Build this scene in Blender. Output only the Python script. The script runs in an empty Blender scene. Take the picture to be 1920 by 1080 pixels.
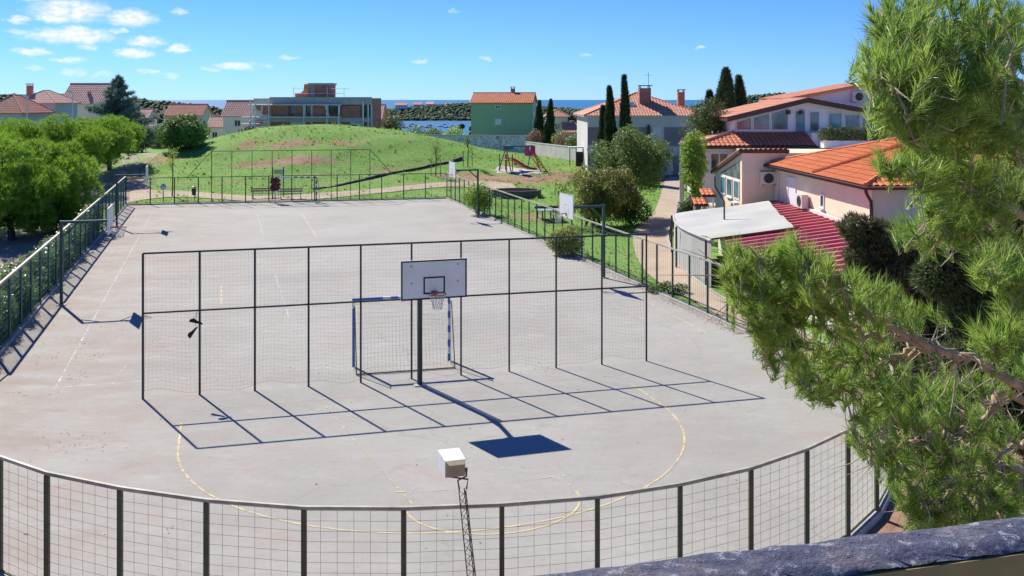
import bpy, math, random
import numpy as np
from mathutils import Vector

R = math.radians
random.seed(7)
rng = np.random.default_rng(11)
scn = bpy.context.scene
col = scn.collection

# ------------------------------------------------------------------ camera, sky, sun, exposure
CAM_H, FPX, HORIZON = 8.15, 1850.0, 185.0
cam_d = bpy.data.cameras.new('camera')
cam = bpy.data.objects.new('camera', cam_d)
col.objects.link(cam)
cam.location = (0, 0, CAM_H)
cam.rotation_euler = (R(90), 0, 0)
cam_d.sensor_width = 36
cam_d.lens = 36 * FPX / 1920
cam_d.shift_y = -(540 - HORIZON) / 1920
cam_d.clip_start = 0.05
cam_d.clip_end = 60000
scn.camera = cam

SUN_EL, SUN_AZ = 40.3, -35.2          # azimuth clockwise from +Y
world = bpy.data.worlds.new('World')
scn.world = world
world.use_nodes = True

sun_d = bpy.data.lights.new('sun', 'SUN')
sun_d.energy = 4.6
sun_d.angle = R(0.5)
sun_d.color = (1.0, 0.94, 0.83)
sun = bpy.data.objects.new('sun', sun_d)
col.objects.link(sun)
sv = Vector((math.sin(R(SUN_AZ)) * math.cos(R(SUN_EL)), math.cos(R(SUN_AZ)) * math.cos(R(SUN_EL)), math.sin(R(SUN_EL))))
sun.rotation_euler = sv.to_track_quat('Z', 'Y').to_euler()
sun.location = (-40, 60, 60)

scn.view_settings.view_transform = 'Standard'
scn.view_settings.look = 'None'
scn.view_settings.gamma = 1
scn.view_settings.exposure = 0.72
world.cycles.sampling_method = 'MANUAL'
world.cycles.sample_map_resolution = 256
scn.cycles.max_bounces = 8
scn.cycles.diffuse_bounces = 3
scn.cycles.transparent_max_bounces = 16


def build_sky():
    nt = world.node_tree
    N, L = nt.nodes, nt.links
    N.clear()
    out = N.new('ShaderNodeOutputWorld')
    bg = N.new('ShaderNodeBackground')
    sky = N.new('ShaderNodeTexSky')
    sky.sky_type = 'NISHITA'
    sky.sun_disc = False
    sky.sun_elevation = R(SUN_EL)
    sky.sun_rotation = R(SUN_AZ)
    sky.altitude = 2000
    sky.air_density = 1.0
    sky.dust_density = 0.0
    sky.ozone_density = 1.0
    tint = N.new('ShaderNodeMix'); tint.data_type = 'RGBA'; tint.blend_type = 'MULTIPLY'   # the photo's cool white balance
    tint.inputs['Factor'].default_value = 1
    tint.inputs['B'].default_value = (.39, .66, 1.27, 1)
    L.new(sky.outputs[0], tint.inputs['A'])
    hsv = N.new('ShaderNodeHueSaturation')
    hsv.inputs['Saturation'].default_value = 1.04
    L.new(tint.outputs['Result'], hsv.inputs['Color'])
    tc = N.new('ShaderNodeTexCoord')
    sep = N.new('ShaderNodeSeparateXYZ')
    L.new(tc.outputs['Generated'], sep.inputs[0])
    az = N.new('ShaderNodeMath'); az.operation = 'ARCTAN2'
    L.new(sep.outputs['X'], az.inputs[0]); L.new(sep.outputs['Y'], az.inputs[1])
    el = N.new('ShaderNodeMath'); el.operation = 'ARCSINE'
    L.new(sep.outputs['Z'], el.inputs[0])
    comb = N.new('ShaderNodeCombineXYZ')
    L.new(az.outputs[0], comb.inputs[0]); L.new(el.outputs[0], comb.inputs[1])
    # ragged edges: the cloud coordinates are warped by two scales of noise
    def noise(scale, detail, stretch):
        mp = N.new('ShaderNodeMapping')
        mp.inputs['Scale'].default_value = (1, stretch, 1)
        L.new(comb.outputs[0], mp.inputs[0])
        n = N.new('ShaderNodeTexNoise')
        n.inputs['Scale'].default_value = scale
        n.inputs['Detail'].default_value = detail
        n.inputs['Roughness'].default_value = 0.62
        L.new(mp.outputs[0], n.inputs['Vector'])
        return n
    n1 = noise(70, 6, 2.0)
    sub = N.new('ShaderNodeVectorMath'); sub.operation = 'SUBTRACT'
    L.new(n1.outputs['Color'], sub.inputs[0]); sub.inputs[1].default_value = (0.5, 0.5, 0.5)
    scl = N.new('ShaderNodeVectorMath'); scl.operation = 'MULTIPLY'
    L.new(sub.outputs[0], scl.inputs[0]); scl.inputs[1].default_value = (0.03, 0.011, 0)
    add = N.new('ShaderNodeVectorMath'); add.operation = 'ADD'
    L.new(comb.outputs[0], add.inputs[0]); L.new(scl.outputs[0], add.inputs[1])
    clouds = [(130, 20, 85, 26, 1), (95, 34, 45, 10, 1), (245, 33, 55, 18, 1), (35, 38, 26, 9, .8), (130, 67, 100, 17, 1), (140, 60, 40, 14, 1),
              (35, 60, 24, 7, .5), (60, 97, 42, 8, .85), (127, 112, 34, 7, .7), (275, 78, 40, 11, .9), (250, 99, 42, 11, 1),
              (335, 91, 24, 9, .9), (165, 88, 22, 8, .6), (222, 57, 24, 6, .7), (445, 124, 42, 9, .9), (338, 21, 18, 8, .7),
              (285, 135, 26, 6, .55), (140, 135, 28, 7, .45), (65, 127, 20, 6, .4), (325, 143, 18, 6, .45), (392, 130, 26, 5, .45),
              (540, 109, 16, 5, .5), (500, 122, 16, 4, .35), (785, 117, 14, 5, .55), (912, 110, 13, 6, .5), (1100, 103, 14, 4, .35), (1315, 90, 11, 5, .5),
              (850, 20, 10, 5, .4), (40, -5, 60, 9, .5), (190, 140, 24, 6, .4)]
    prev = None
    for cx, cy, rx, ry, amp in clouds:
        u, v = (cx - 960) / FPX, (HORIZON - cy) / FPX
        a = math.atan2(u, 1); e = math.atan2(v, math.hypot(u, 1)); k = 1 / (1 + u * u)
        s = N.new('ShaderNodeVectorMath'); s.operation = 'SUBTRACT'
        L.new(add.outputs[0], s.inputs[0]); s.inputs[1].default_value = (a, e, 0)
        d = N.new('ShaderNodeVectorMath'); d.operation = 'DIVIDE'
        L.new(s.outputs[0], d.inputs[0]); d.inputs[1].default_value = (rx * k / FPX, ry * math.sqrt(k) / FPX, 1)
        ln = N.new('ShaderNodeVectorMath'); ln.operation = 'LENGTH'
        L.new(d.outputs[0], ln.inputs[0])
        mr = N.new('ShaderNodeMapRange'); mr.interpolation_type = 'SMOOTHSTEP'
        mr.inputs['From Min'].default_value = 1.15; mr.inputs['From Max'].default_value = 0.35
        mr.inputs['To Min'].default_value = 0; mr.inputs['To Max'].default_value = amp
        L.new(ln.outputs['Value'], mr.inputs['Value'])
        if prev is None:
            prev = mr.outputs[0]
        else:
            m = N.new('ShaderNodeMath'); m.operation = 'MAXIMUM'
            L.new(prev, m.inputs[0]); L.new(mr.outputs[0], m.inputs[1]); prev = m.outputs[0]
    n2 = noise(110, 5, 2.2)
    mr2 = N.new('ShaderNodeMapRange')
    mr2.inputs['From Min'].default_value = 0.3; mr2.inputs['From Max'].default_value = 0.62
    mr2.inputs['To Min'].default_value = 0.35; mr2.inputs['To Max'].default_value = 1.0
    L.new(n2.outputs['Fac'], mr2.inputs['Value'])
    mul = N.new('ShaderNodeMath'); mul.operation = 'MULTIPLY'
    L.new(prev, mul.inputs[0]); L.new(mr2.outputs[0], mul.inputs[1])
    mix = N.new('ShaderNodeMix'); mix.data_type = 'RGBA'
    L.new(mul.outputs[0], mix.inputs['Factor'])
    L.new(hsv.outputs[0], mix.inputs['A'])
    mix.inputs['B'].default_value = (9.0, 9.1, 9.3, 1)
    L.new(mix.outputs['Result'], bg.inputs['Color'])
    bg.inputs['Strength'].default_value = 0.071
    L.new(bg.outputs[0], out.inputs[0])


build_sky()

# ------------------------------------------------------------------ helpers
FRAME = {}


def lin(r, g, b):
    f = lambda c: ((c / 255 + .055) / 1.055) ** 2.4 if c > 10 else c / 255 / 12.92
    return (f(r), f(g), f(b))


def tag(o, label=None, cat=None, group=None, kind=None):
    if label: o['label'] = label
    if cat: o['category'] = cat
    if group: o['group'] = group
    if kind: o['kind'] = kind
    return o


def thing(name, label, cat, loc=(0, 0, 0), rz=0.0, group=None):
    o = bpy.data.objects.new(name, None)
    o.empty_display_size = 0.3
    col.objects.link(o)
    o.location = loc
    o.rotation_euler = (0, 0, rz)
    FRAME[o] = (tuple(loc), rz)
    return tag(o, label, cat, group)


def link_mesh(name, me, m, parent=None, kind=None):
    o = bpy.data.objects.new(name, me)
    col.objects.link(o)
    if m is not None and not me.materials: me.materials.append(m)
    if parent is not None:
        o.parent = parent
        FRAME[o] = FRAME[parent]
    else:
        FRAME[o] = ((0, 0, 0), 0)
    if kind: o['kind'] = kind
    return o


def to_local(V, parent):
    """world vertices -> the frame of the parent thing"""
    if parent is None: return V
    (lx, ly, lz), rz = FRAME[parent]
    V = np.asarray(V, float) - np.array([lx, ly, lz])
    c, s = math.cos(-rz), math.sin(-rz)
    X = V[:, 0] * c - V[:, 1] * s
    Y = V[:, 0] * s + V[:, 1] * c
    return np.stack([X, Y, V[:, 2]], 1)


class MB:
    def __init__(self):
        self.v = []; self.f = []

    def add(self, vs, fs):
        b = len(self.v)
        self.v += [tuple(map(float, p)) for p in vs]
        self.f += [tuple(b + i for i in f) for f in fs]
        return self

    def box(self, x0, x1, y0, y1, z0, z1):
        return self.add([(x0, y0, z0), (x1, y0, z0), (x1, y1, z0), (x0, y1, z0), (x0, y0, z1), (x1, y0, z1), (x1, y1, z1), (x0, y1, z1)],
                        [(3, 2, 1, 0), (4, 5, 6, 7), (0, 1, 5, 4), (1, 2, 6, 5), (2, 3, 7, 6), (3, 0, 4, 7)])

    def prism(self, pts, d):
        n = len(pts); d = Vector(d)
        vs = [Vector(p) for p in pts] + [Vector(p) + d for p in pts]
        fs = [tuple(range(n))[::-1], tuple(range(n, 2 * n))]
        fs += [(i, (i + 1) % n, n + (i + 1) % n, n + i) for i in range(n)]
        return self.add(vs, fs)

    def path(self, pts, radii, n=8, cap=True):
        pts = [Vector(p) for p in pts]
        if not hasattr(radii, '__len__'): radii = [radii] * len(pts)
        vs = []; fs = []
        up = None
        for i, p in enumerate(pts):
            t = (pts[min(i + 1, len(pts) - 1)] - pts[max(i - 1, 0)])
            if t.length < 1e-9: t = Vector((0, 0, 1))
            t.normalize()
            if up is None:
                up = Vector((0, 0, 1)) if abs(t.z) < .9 else Vector((1, 0, 0))
            a = t.cross(up)
            if a.length < 1e-4: a = t.cross(Vector((.3, 1, .2)))
            a.normalize(); b = a.cross(t).normalized()
            up = b
            for k in range(n):
                q = 2 * math.pi * (k + .5) / n
                vs.append(p + (a * math.cos(q) + b * math.sin(q)) * radii[i])
        for i in range(len(pts) - 1):
            for k in range(n):
                fs.append((i * n + k, i * n + (k + 1) % n, (i + 1) * n + (k + 1) % n, (i + 1) * n + k))
        if cap:
            fs.append(tuple(range(n))); m = (len(pts) - 1) * n
            fs.append(tuple(m + k for k in range(n))[::-1])
        return self.add(vs, fs)

    def tube(self, p0, p1, r, r1=None, n=8):
        return self.path([p0, p1], [r, r if r1 is None else r1], n)

    def sq(self, p0, p1, w):
        return self.path([p0, p1], w * .7071, 4)

    def build(self, name, m, parent=None, world=False, smooth=False, kind=None):
        V = self.v
        if world and parent is not None: V = to_local(V, parent).tolist()
        me = bpy.data.meshes.new(name)
        me.from_pydata(V, [], self.f)
        me.update()
        if smooth: me.polygons.foreach_set('use_smooth', [True] * len(me.polygons))
        return link_mesh(name, me, m, parent, kind)


def np_mesh(name, V, k, m, parent=None, kind=None, world=True, smooth=False):
    """V: (N*k,3) vertices of N separate k-gons"""
    if world: V = to_local(V, parent)
    V = np.ascontiguousarray(V, dtype=np.float32)
    n = len(V) // k
    me = bpy.data.meshes.new(name)
    me.vertices.add(len(V)); me.vertices.foreach_set('co', V.ravel())
    me.loops.add(len(V)); me.loops.foreach_set('vertex_index', np.arange(len(V), dtype=np.int32))
    me.polygons.add(n)
    me.polygons.foreach_set('loop_start', np.arange(0, len(V), k, dtype=np.int32))
    me.polygons.foreach_set('loop_total', np.full(n, k, dtype=np.int32))
    me.update(calc_edges=True)
    me.validate()
    return link_mesh(name, me, m, parent, kind)


def unit(V):
    return V / np.maximum(np.linalg.norm(V, axis=1, keepdims=True), 1e-9)


def copy_tree(o, parent=None):
    c = o.copy(); col.objects.link(c)
    c.parent = parent
    FRAME[c] = FRAME.get(o, ((0, 0, 0), 0))
    for ch in list(o.children): copy_tree(ch, c)
    return c


# ------------------------------------------------------------------ terrain and pixel -> ground
def sstep(a, b, x):
    t = np.clip((x - a) / (b - a), 0, 1); return t * t * (3 - 2 * t)


def terrain(X, Y):
    X = np.asarray(X, float); Y = np.asarray(Y, float)
    z = 5.25 * np.exp(-((X + 21.5) / 14.6) ** 2 / 2 - ((Y - 113) / 11.5) ** 2 / 2) - .05
    z = z + 0.2 * (np.sin(X * .31 + 1) * np.sin(Y * .27) + .5 * np.sin(X * .83) * np.sin(Y * .71 + 2) + .28 * np.sin(X * 1.7 + Y * .6) * np.sin(Y * 1.5 - X * .4)) * sstep(84, 100, Y)
    z = z - 27.5 * sstep(190, 620, Y + .25 * np.abs(X + 10))
    def hill(cx, cy, sx, sy, h):
        return h * np.exp(-((X - cx) / sx) ** 2 / 2 - ((Y - cy) / sy) ** 2 / 2)
    z = z + hill(-430, 1000, 95, 150, 27.5) + hill(-640, 900, 150, 160, 28) + hill(-290, 880, 60, 120, 18) + hill(-200, 700, 60, 70, 6)
    z = z + hill(115, 640, 36, 150, 15) + hill(230, 900, 80, 220, 28) + hill(430, 1000, 130, 240, 29) + hill(700, 900, 160, 200, 28)
    z = z + hill(-170, 1570, 85, 55, 15) + hill(-60, 1590, 70, 55, 14) + hill(60, 1640, 90, 70, 17)
    return z


def P(px, py, d):
    return Vector(((px - 960) * d / FPX, d, CAM_H - (py - HORIZON) * d / FPX))


def G(px, py, z=0.0):
    return P(px, py, FPX * (CAM_H - z) / (py - HORIZON))


def GT(px, py, lift=0.0):
    """where the ray of a pixel meets the terrain"""
    u, v = (px - 960) / FPX, (HORIZON - py) / FPX
    d = 8.0; step = .4
    while d < 900:
        if CAM_H + v * d < float(terrain(u * d, d)) + lift: break
        d += step
    a, b = d - step, d
    for _ in range(14):
        m = (a + b) / 2
        if CAM_H + v * m < float(terrain(u * m, m)) + lift: b = m
        else: a = m
    return Vector((u * b, b, CAM_H + v * b))


# ------------------------------------------------------------------ materials
def new_mat(name):
    m = bpy.data.materials.new(name); m.use_nodes = True
    nt = m.node_tree; nt.nodes.clear()
    out = nt.nodes.new('ShaderNodeOutputMaterial')
    b = nt.nodes.new('ShaderNodeBsdfPrincipled')
    nt.links.new(b.outputs[0], out.inputs[0])
    return m, nt, b, out


def n_noise(nt, scale, detail=4, rough=.6, vec=None, w=None):
    n = nt.nodes.new('ShaderNodeTexNoise')
    n.inputs['Scale'].default_value = scale; n.inputs['Detail'].default_value = detail; n.inputs['Roughness'].default_value = rough
    if vec is not None: nt.links.new(vec, n.inputs['Vector'])
    return n


def n_ramp(nt, fac, stops):
    r = nt.nodes.new('ShaderNodeValToRGB')
    e = r.color_ramp.elements
    while len(e) < len(stops): e.new(.5)
    for el_, (p, c) in zip(e, stops):
        el_.position = p; el_.color = (*c, 1) if len(c) == 3 else c
    nt.links.new(fac, r.inputs[0])
    return r


def n_mix(nt, fac, a, b, mode='MIX'):
    m = nt.nodes.new('ShaderNodeMix'); m.data_type = 'RGBA'; m.blend_type = mode
    for s, v in (('Factor', fac), ('A', a), ('B', b)):
        if hasattr(v, 'is_output'): nt.links.new(v, m.inputs[s])
        elif s == 'Factor': m.inputs[s].default_value = v
        else: m.inputs[s].default_value = (*v, 1)
    return m.outputs['Result']


def n_range(nt, v, a, b, c=0, d=1):
    m = nt.nodes.new('ShaderNodeMapRange')
    for k, x in zip(('From Min', 'From Max', 'To Min', 'To Max'), (a, b, c, d)): m.inputs[k].default_value = x
    nt.links.new(v, m.inputs['Value']); return m.outputs[0]


def n_bump(nt, b, h, strength=.3, dist=.02):
    bp = nt.nodes.new('ShaderNodeBump')
    bp.inputs['Strength'].default_value = strength; bp.inputs['Distance'].default_value = dist
    nt.links.new(h, bp.inputs['Height']); nt.links.new(bp.outputs[0], b.inputs['Normal'])


def plain(name, c, rough=.6, var=.18, scale=3.0, metal=0.0, bump=.15, spec=.4, dirt=None):
    """one colour, broken up by two scales of noise"""
    m, nt, b, out = new_mat(name)
    geo = nt.nodes.new('ShaderNodeTexCoord'); vec = geo.outputs['Object']
    n = n_noise(nt, scale, 5, .65, vec)
    lo = tuple(x * (1 - var) for x in c); hi = tuple(min(1, x * (1 + var)) for x in c)
    r = n_ramp(nt, n.outputs['Fac'], [(.3, lo), (.7, hi)])
    res = r.outputs[0]
    if dirt:
        n3 = n_noise(nt, scale * .35, 6, .7, vec)
        res = n_mix(nt, n_range(nt, n3.outputs['Fac'], .52, .72, 0, .6), res, dirt)
    nt.links.new(res, b.inputs['Base Color'])
    b.inputs['Roughness'].default_value = rough; b.inputs['Metallic'].default_value = metal
    b.inputs['Specular IOR Level'].default_value = spec
    if bump:
        n2 = n_noise(nt, scale * 9, 3, .6, vec)
        n_bump(nt, b, n2.outputs['Fac'], bump, .01)
    return m


def leafmat(name, stops, trans=.3, noise_scale=.8, rough=.55, tcol=None):
    m, nt, b, out = new_mat(name)
    geo = nt.nodes.new('ShaderNodeNewGeometry')
    tc = nt.nodes.new('ShaderNodeTexCoord')
    n = n_noise(nt, noise_scale, 3, .6, tc.outputs['Object'])
    a = nt.nodes.new('ShaderNodeMath'); a.operation = 'MULTIPLY_ADD'
    nt.links.new(geo.outputs['Random Per Island'], a.inputs[0]); a.inputs[1].default_value = .55
    s = n_range(nt, n.outputs['Fac'], .3, .7, 0, .45)
    nt.links.new(s, a.inputs[2])
    r = n_ramp(nt, a.outputs[0], stops)
    nt.links.new(r.outputs[0], b.inputs['Base Color'])
    b.inputs['Roughness'].default_value = rough
    b.inputs['Specular IOR Level'].default_value = .3
    t = nt.nodes.new('ShaderNodeBsdfTranslucent')
    tcn = n_mix(nt, .6, r.outputs[0], tcol or tuple(min(1, 1.6 * x) for x in stops[-1][1]))
    nt.links.new(tcn, t.inputs['Color'])
    mx = nt.nodes.new('ShaderNodeMixShader'); mx.inputs[0].default_value = trans
    nt.links.new(b.outputs[0], mx.inputs[1]); nt.links.new(t.outputs[0], mx.inputs[2])
    nt.links.new(mx.outputs[0], out.inputs[0])
    return m


def glassmat(name, c=(.03, .045, .06), rough=.06):
    m, nt, b, out = new_mat(name)
    tc = nt.nodes.new('ShaderNodeTexCoord')
    n = n_noise(nt, 1.2, 2, .5, tc.outputs['Object'])
    r = n_ramp(nt, n.outputs['Fac'], [(.35, tuple(x * .6 for x in c)), (.65, tuple(x * 1.5 for x in c))])
    nt.links.new(r.outputs[0], b.inputs['Base Color'])
    b.inputs['Roughness'].default_value = rough; b.inputs['Specular IOR Level'].default_value = .8
    n2 = n_noise(nt, 2.5, 2, .5, tc.outputs['Object'])
    n_bump(nt, b, n2.outputs['Fac'], .06, .02)
    return m


def court_mat():
    m, nt, b, out = new_mat('asphalt_court')
    tc = nt.nodes.new('ShaderNodeTexCoord'); vec = tc.outputs['Object']
    big = n_noise(nt, .16, 5, .6, vec)
    c = n_ramp(nt, big.outputs['Fac'], [(.32, (.318, .310, .280)), (.5, (.368, .358, .325)), (.68, (.398, .390, .355))]).outputs[0]
    # rust-pink worn acrylic patches
    pk = n_noise(nt, .23, 6, .68, vec)
    c = n_mix(nt, n_range(nt, pk.outputs['Fac'], .48, .68, 0, .45), c, (.405, .355, .32))
    pk2 = n_noise(nt, .62, 7, .72, vec)
    pk2.inputs['Distortion'].default_value = .6
    c = n_mix(nt, n_range(nt, pk2.outputs['Fac'], .57, .70, 0, .6), c, (.41, .275, .235))
    # dirt washed towards the hedge side (left)
    sp = nt.nodes.new('ShaderNodeSeparateXYZ'); nt.links.new(vec, sp.inputs[0])
    mm = nt.nodes.new('ShaderNodeMath'); mm.operation = 'MULTIPLY_ADD'
    nt.links.new(sp.outputs['Y'], mm.inputs[0]); mm.inputs[1].default_value = .29
    nt.links.new(sp.outputs['X'], mm.inputs[2])                       # X + .29 Y, ~-7.4 at the left fence
    edge = n_range(nt, mm.outputs[0], 2.5, -6.5)
    mp = nt.nodes.new('ShaderNodeMapping'); mp.inputs['Scale'].default_value = (.5, 1.0, 1); nt.links.new(vec, mp.inputs[0])
    dn = n_noise(nt, .75, 7, .7, mp.outputs[0])
    dm = nt.nodes.new('ShaderNodeMath'); dm.operation = 'MULTIPLY'
    nt.links.new(edge, dm.inputs[0]); nt.links.new(n_range(nt, dn.outputs['Fac'], .42, .62, .1, .85), dm.inputs[1])
    c = n_mix(nt, dm.outputs[0], c, (.30, .235, .185))
    # cracks and fine grain
    vo = nt.nodes.new('ShaderNodeTexVoronoi'); vo.feature = 'DISTANCE_TO_EDGE'; vo.inputs['Scale'].default_value = .13
    wn = n_noise(nt, 1.1, 4, .6, vec)
    wv = nt.nodes.new('ShaderNodeVectorMath'); wv.operation = 'MULTIPLY_ADD'
    nt.links.new(wn.outputs['Color'], wv.inputs[0]); wv.inputs[1].default_value = (1.4, 1.4, 0); nt.links.new(vec, wv.inputs[2])
    nt.links.new(wv.outputs[0], vo.inputs['Vector'])
    c = n_mix(nt, n_range(nt, vo.outputs['Distance'], .004, .0, 0, .3), c, (.17, .15, .135))
    g = n_noise(nt, 22, 4, .75, vec)
    c = n_mix(nt, n_range(nt, g.outputs['Fac'], .35, .7, 0, .4), c, n_mix(nt, 1.0, c, (.72, .70, .69), 'MULTIPLY'))
    g2 = n_noise(nt, 5, 5, .7, vec)
    c = n_mix(nt, n_range(nt, g2.outputs['Fac'], .5, .75, 0, .45), c, (.26, .24, .215))
    g3 = n_noise(nt, 1.7, 6, .7, mp.outputs[0])
    c = n_mix(nt, n_range(nt, g3.outputs['Fac'], .48, .72, 0, .38), c, (.285, .262, .235))
    c = n_mix(nt, n_range(nt, g3.outputs['Fac'], .44, .3, 0, .35), c, (.45, .435, .40))
    nt.links.new(c, b.inputs['Base Color'])
    b.inputs['Roughness'].default_value = .85; b.inputs['Specular IOR Level'].default_value = .2
    n_bump(nt, b, g.outputs['Fac'], .4, .012)
    return m


def line_mat(name, c, lo=.42, hi=.6):
    m, nt, b, out = new_mat(name)
    tc = nt.nodes.new('ShaderNodeTexCoord')
    n = n_noise(nt, 3.2, 6, .75, tc.outputs['Object'])
    b.inputs['Base Color'].default_value = (*c, 1); b.inputs['Roughness'].default_value = .8
    tr = nt.nodes.new('ShaderNodeBsdfTransparent')
    mx = nt.nodes.new('ShaderNodeMixShader')
    nt.links.new(n_range(nt, n.outputs['Fac'], lo, hi, 0, .85), mx.inputs[0])
    nt.links.new(b.outputs[0], mx.inputs[1]); nt.links.new(tr.outputs[0], mx.inputs[2])
    nt.links.new(mx.outputs[0], out.inputs[0])
    return m


def ground_mat():
    m, nt, b, out = new_mat('ground_cover')
    tc = nt.nodes.new('ShaderNodeTexCoord'); vec = tc.outputs['Object']
    big = n_noise(nt, .11, 5, .62, vec)
    g = n_ramp(nt, big.outputs['Fac'], [(.3, (.085, .225, .03)), (.5, (.14, .305, .045)), (.7, (.20, .325, .08))]).outputs[0]
    n2 = n_noise(nt, 1.3, 6, .7, vec)
    g = n_mix(nt, n_range(nt, n2.outputs['Fac'], .40, .66, 0, .6), g, (.25, .31, .105))
    n3 = n_noise(nt, .42, 6, .68, vec)
    g = n_mix(nt, n_range(nt, n3.outputs['Fac'], .56, .7, 0, .55), g, (.25, .185, .10))
    n4 = n_noise(nt, 9, 3, .7, vec)
    g = n_mix(nt, n_range(nt, n4.outputs['Fac'], .4, .7, 0, .5), g, n_mix(nt, 1.0, g, (.55, .6, .5), 'MULTIPLY'))
    at = nt.nodes.new('ShaderNodeAttribute'); at.attribute_name = 'soil'
    w = nt.nodes.new('ShaderNodeMath'); w.operation = 'MULTIPLY_ADD'
    nt.links.new(n2.outputs['Fac'], w.inputs[0]); w.inputs[1].default_value = 1.3
    nt.links.new(at.outputs['Fac'], w.inputs[2])
    soil = n_ramp(nt, n_noise(nt, .8, 5, .65, vec).outputs['Fac'], [(.3, (.21, .115, .07)), (.5, (.32, .20, .13)), (.7, (.37, .245, .165))]).outputs[0]
    c = n_mix(nt, n_range(nt, w.outputs[0], 1.04, 1.2), g, soil)
    at2 = nt.nodes.new('ShaderNodeAttribute'); at2.attribute_name = 'wood'
    c = n_mix(nt, at2.outputs['Fac'], c, (.03, .05, .022))
    nt.links.new(c, b.inputs['Base Color'])
    b.inputs['Roughness'].default_value = .9; b.inputs['Specular IOR Level'].default_value = .1
    n_bump(nt, b, n2.outputs['Fac'], .5, .12)
    return m


def gravel_mat(name, a, bcol, scale=.5):
    m, nt, b, out = new_mat(name)
    tc = nt.nodes.new('ShaderNodeTexCoord'); vec = tc.outputs['Object']
    n = n_noise(nt, scale, 6, .68, vec)
    c = n_ramp(nt, n.outputs['Fac'], [(.32, a), (.68, bcol)]).outputs[0]
    g = n_noise(nt, 14, 4, .75, vec)
    c = n_mix(nt, n_range(nt, g.outputs['Fac'], .4, .7, 0, .5), c, n_mix(nt, 1.0, c, (.6, .58, .56), 'MULTIPLY'))
    nt.links.new(c, b.inputs['Base Color']); b.inputs['Roughness'].default_value = .9
    b.inputs['Specular IOR Level'].default_value = .1
    n_bump(nt, b, g.outputs['Fac'], .4, .02)
    return m


def sea_mat():
    m, nt, b, out = new_mat('sea_water')
    tc = nt.nodes.new('ShaderNodeTexCoord')
    mp = nt.nodes.new('ShaderNodeMapping'); mp.inputs['Scale'].default_value = (.3, 1, 1); nt.links.new(tc.outputs['Object'], mp.inputs[0])
    n = n_noise(nt, .02, 6, .7, mp.outputs[0])
    c = n_ramp(nt, n.outputs['Fac'], [(.3, (.010, .12, .28)), (.7, (.020, .165, .35))]).outputs[0]
    nt.links.new(c, b.inputs['Base Color']); b.inputs['Roughness'].default_value = .55
    b.inputs['Specular IOR Level'].default_value = .12
    n_bump(nt, b, n_noise(nt, .15, 4, .7, mp.outputs[0]).outputs['Fac'], .5, 1.0)
    return m


def graffiti_mat():
    m, nt, b, out = new_mat('graffiti_wall')
    tc = nt.nodes.new('ShaderNodeTexCoord'); vec = tc.outputs['Object']
    n = n_noise(nt, .7, 5, .6, vec)
    c = n_ramp(nt, n.outputs['Fac'], [(.3, (.62, .62, .62)), (.7, (.8, .8, .79))]).outputs[0]
    mp = nt.nodes.new('ShaderNodeMapping'); mp.inputs['Scale'].default_value = (1.1, 1.1, .9); nt.links.new(vec, mp.inputs[0])
    n2 = n_noise(nt, 1.6, 3, .6, mp.outputs[0]); n2.inputs['Distortion'].default_value = 2.2
    c = n_mix(nt, n_range(nt, n2.outputs['Fac'], .54, .57, 0, .8), c, (.30, .34, .46))
    n3 = n_noise(nt, 1.1, 2, .5, mp.outputs[0]); n3.inputs['Distortion'].default_value = 3.0
    c = n_mix(nt, n_range(nt, n3.outputs['Fac'], .60, .62, 0, .7), c, (.10, .11, .13))
    c = n_mix(nt, n_range(nt, n3.outputs['Fac'], .36, .34, 0, .6), c, (.30, .36, .45))
    nt.links.new(c, b.inputs['Base Color']); b.inputs['Roughness'].default_value = .8
    return m


def parapet_mat():
    m, nt, b, out = new_mat('flaking_blue_concrete')
    tc = nt.nodes.new('ShaderNodeTexCoord'); vec = tc.outputs['Object']
    n = n_noise(nt, 9, 6, .65, vec)
    c = n_ramp(nt, n.outputs['Fac'], [(.3, (.075, .085, .145)), (.52, (.115, .125, .185)), (.7, (.20, .195, .22))]).outputs[0]
    n2 = n_noise(nt, 60, 6, .75, vec)
    c = n_mix(nt, n_range(nt, n2.outputs['Fac'], .55, .62, 0, .85), c, (.42, .43, .48))
    c = n_mix(nt, n_range(nt, n2.outputs['Fac'], .42, .36, 0, .7), c, (.05, .05, .07))
    n3 = n_noise(nt, 5, 5, .7, vec)
    c = n_mix(nt, n_range(nt, n3.outputs['Fac'], .52, .66, 0, .75), c, (.27, .235, .245))
    nt.links.new(c, b.inputs['Base Color']); b.inputs['Roughness'].default_value = .9
    b.inputs['Specular IOR Level'].default_value = .15
    n_bump(nt, b, n2.outputs['Fac'], 1.0, .012)
    return m


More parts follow.
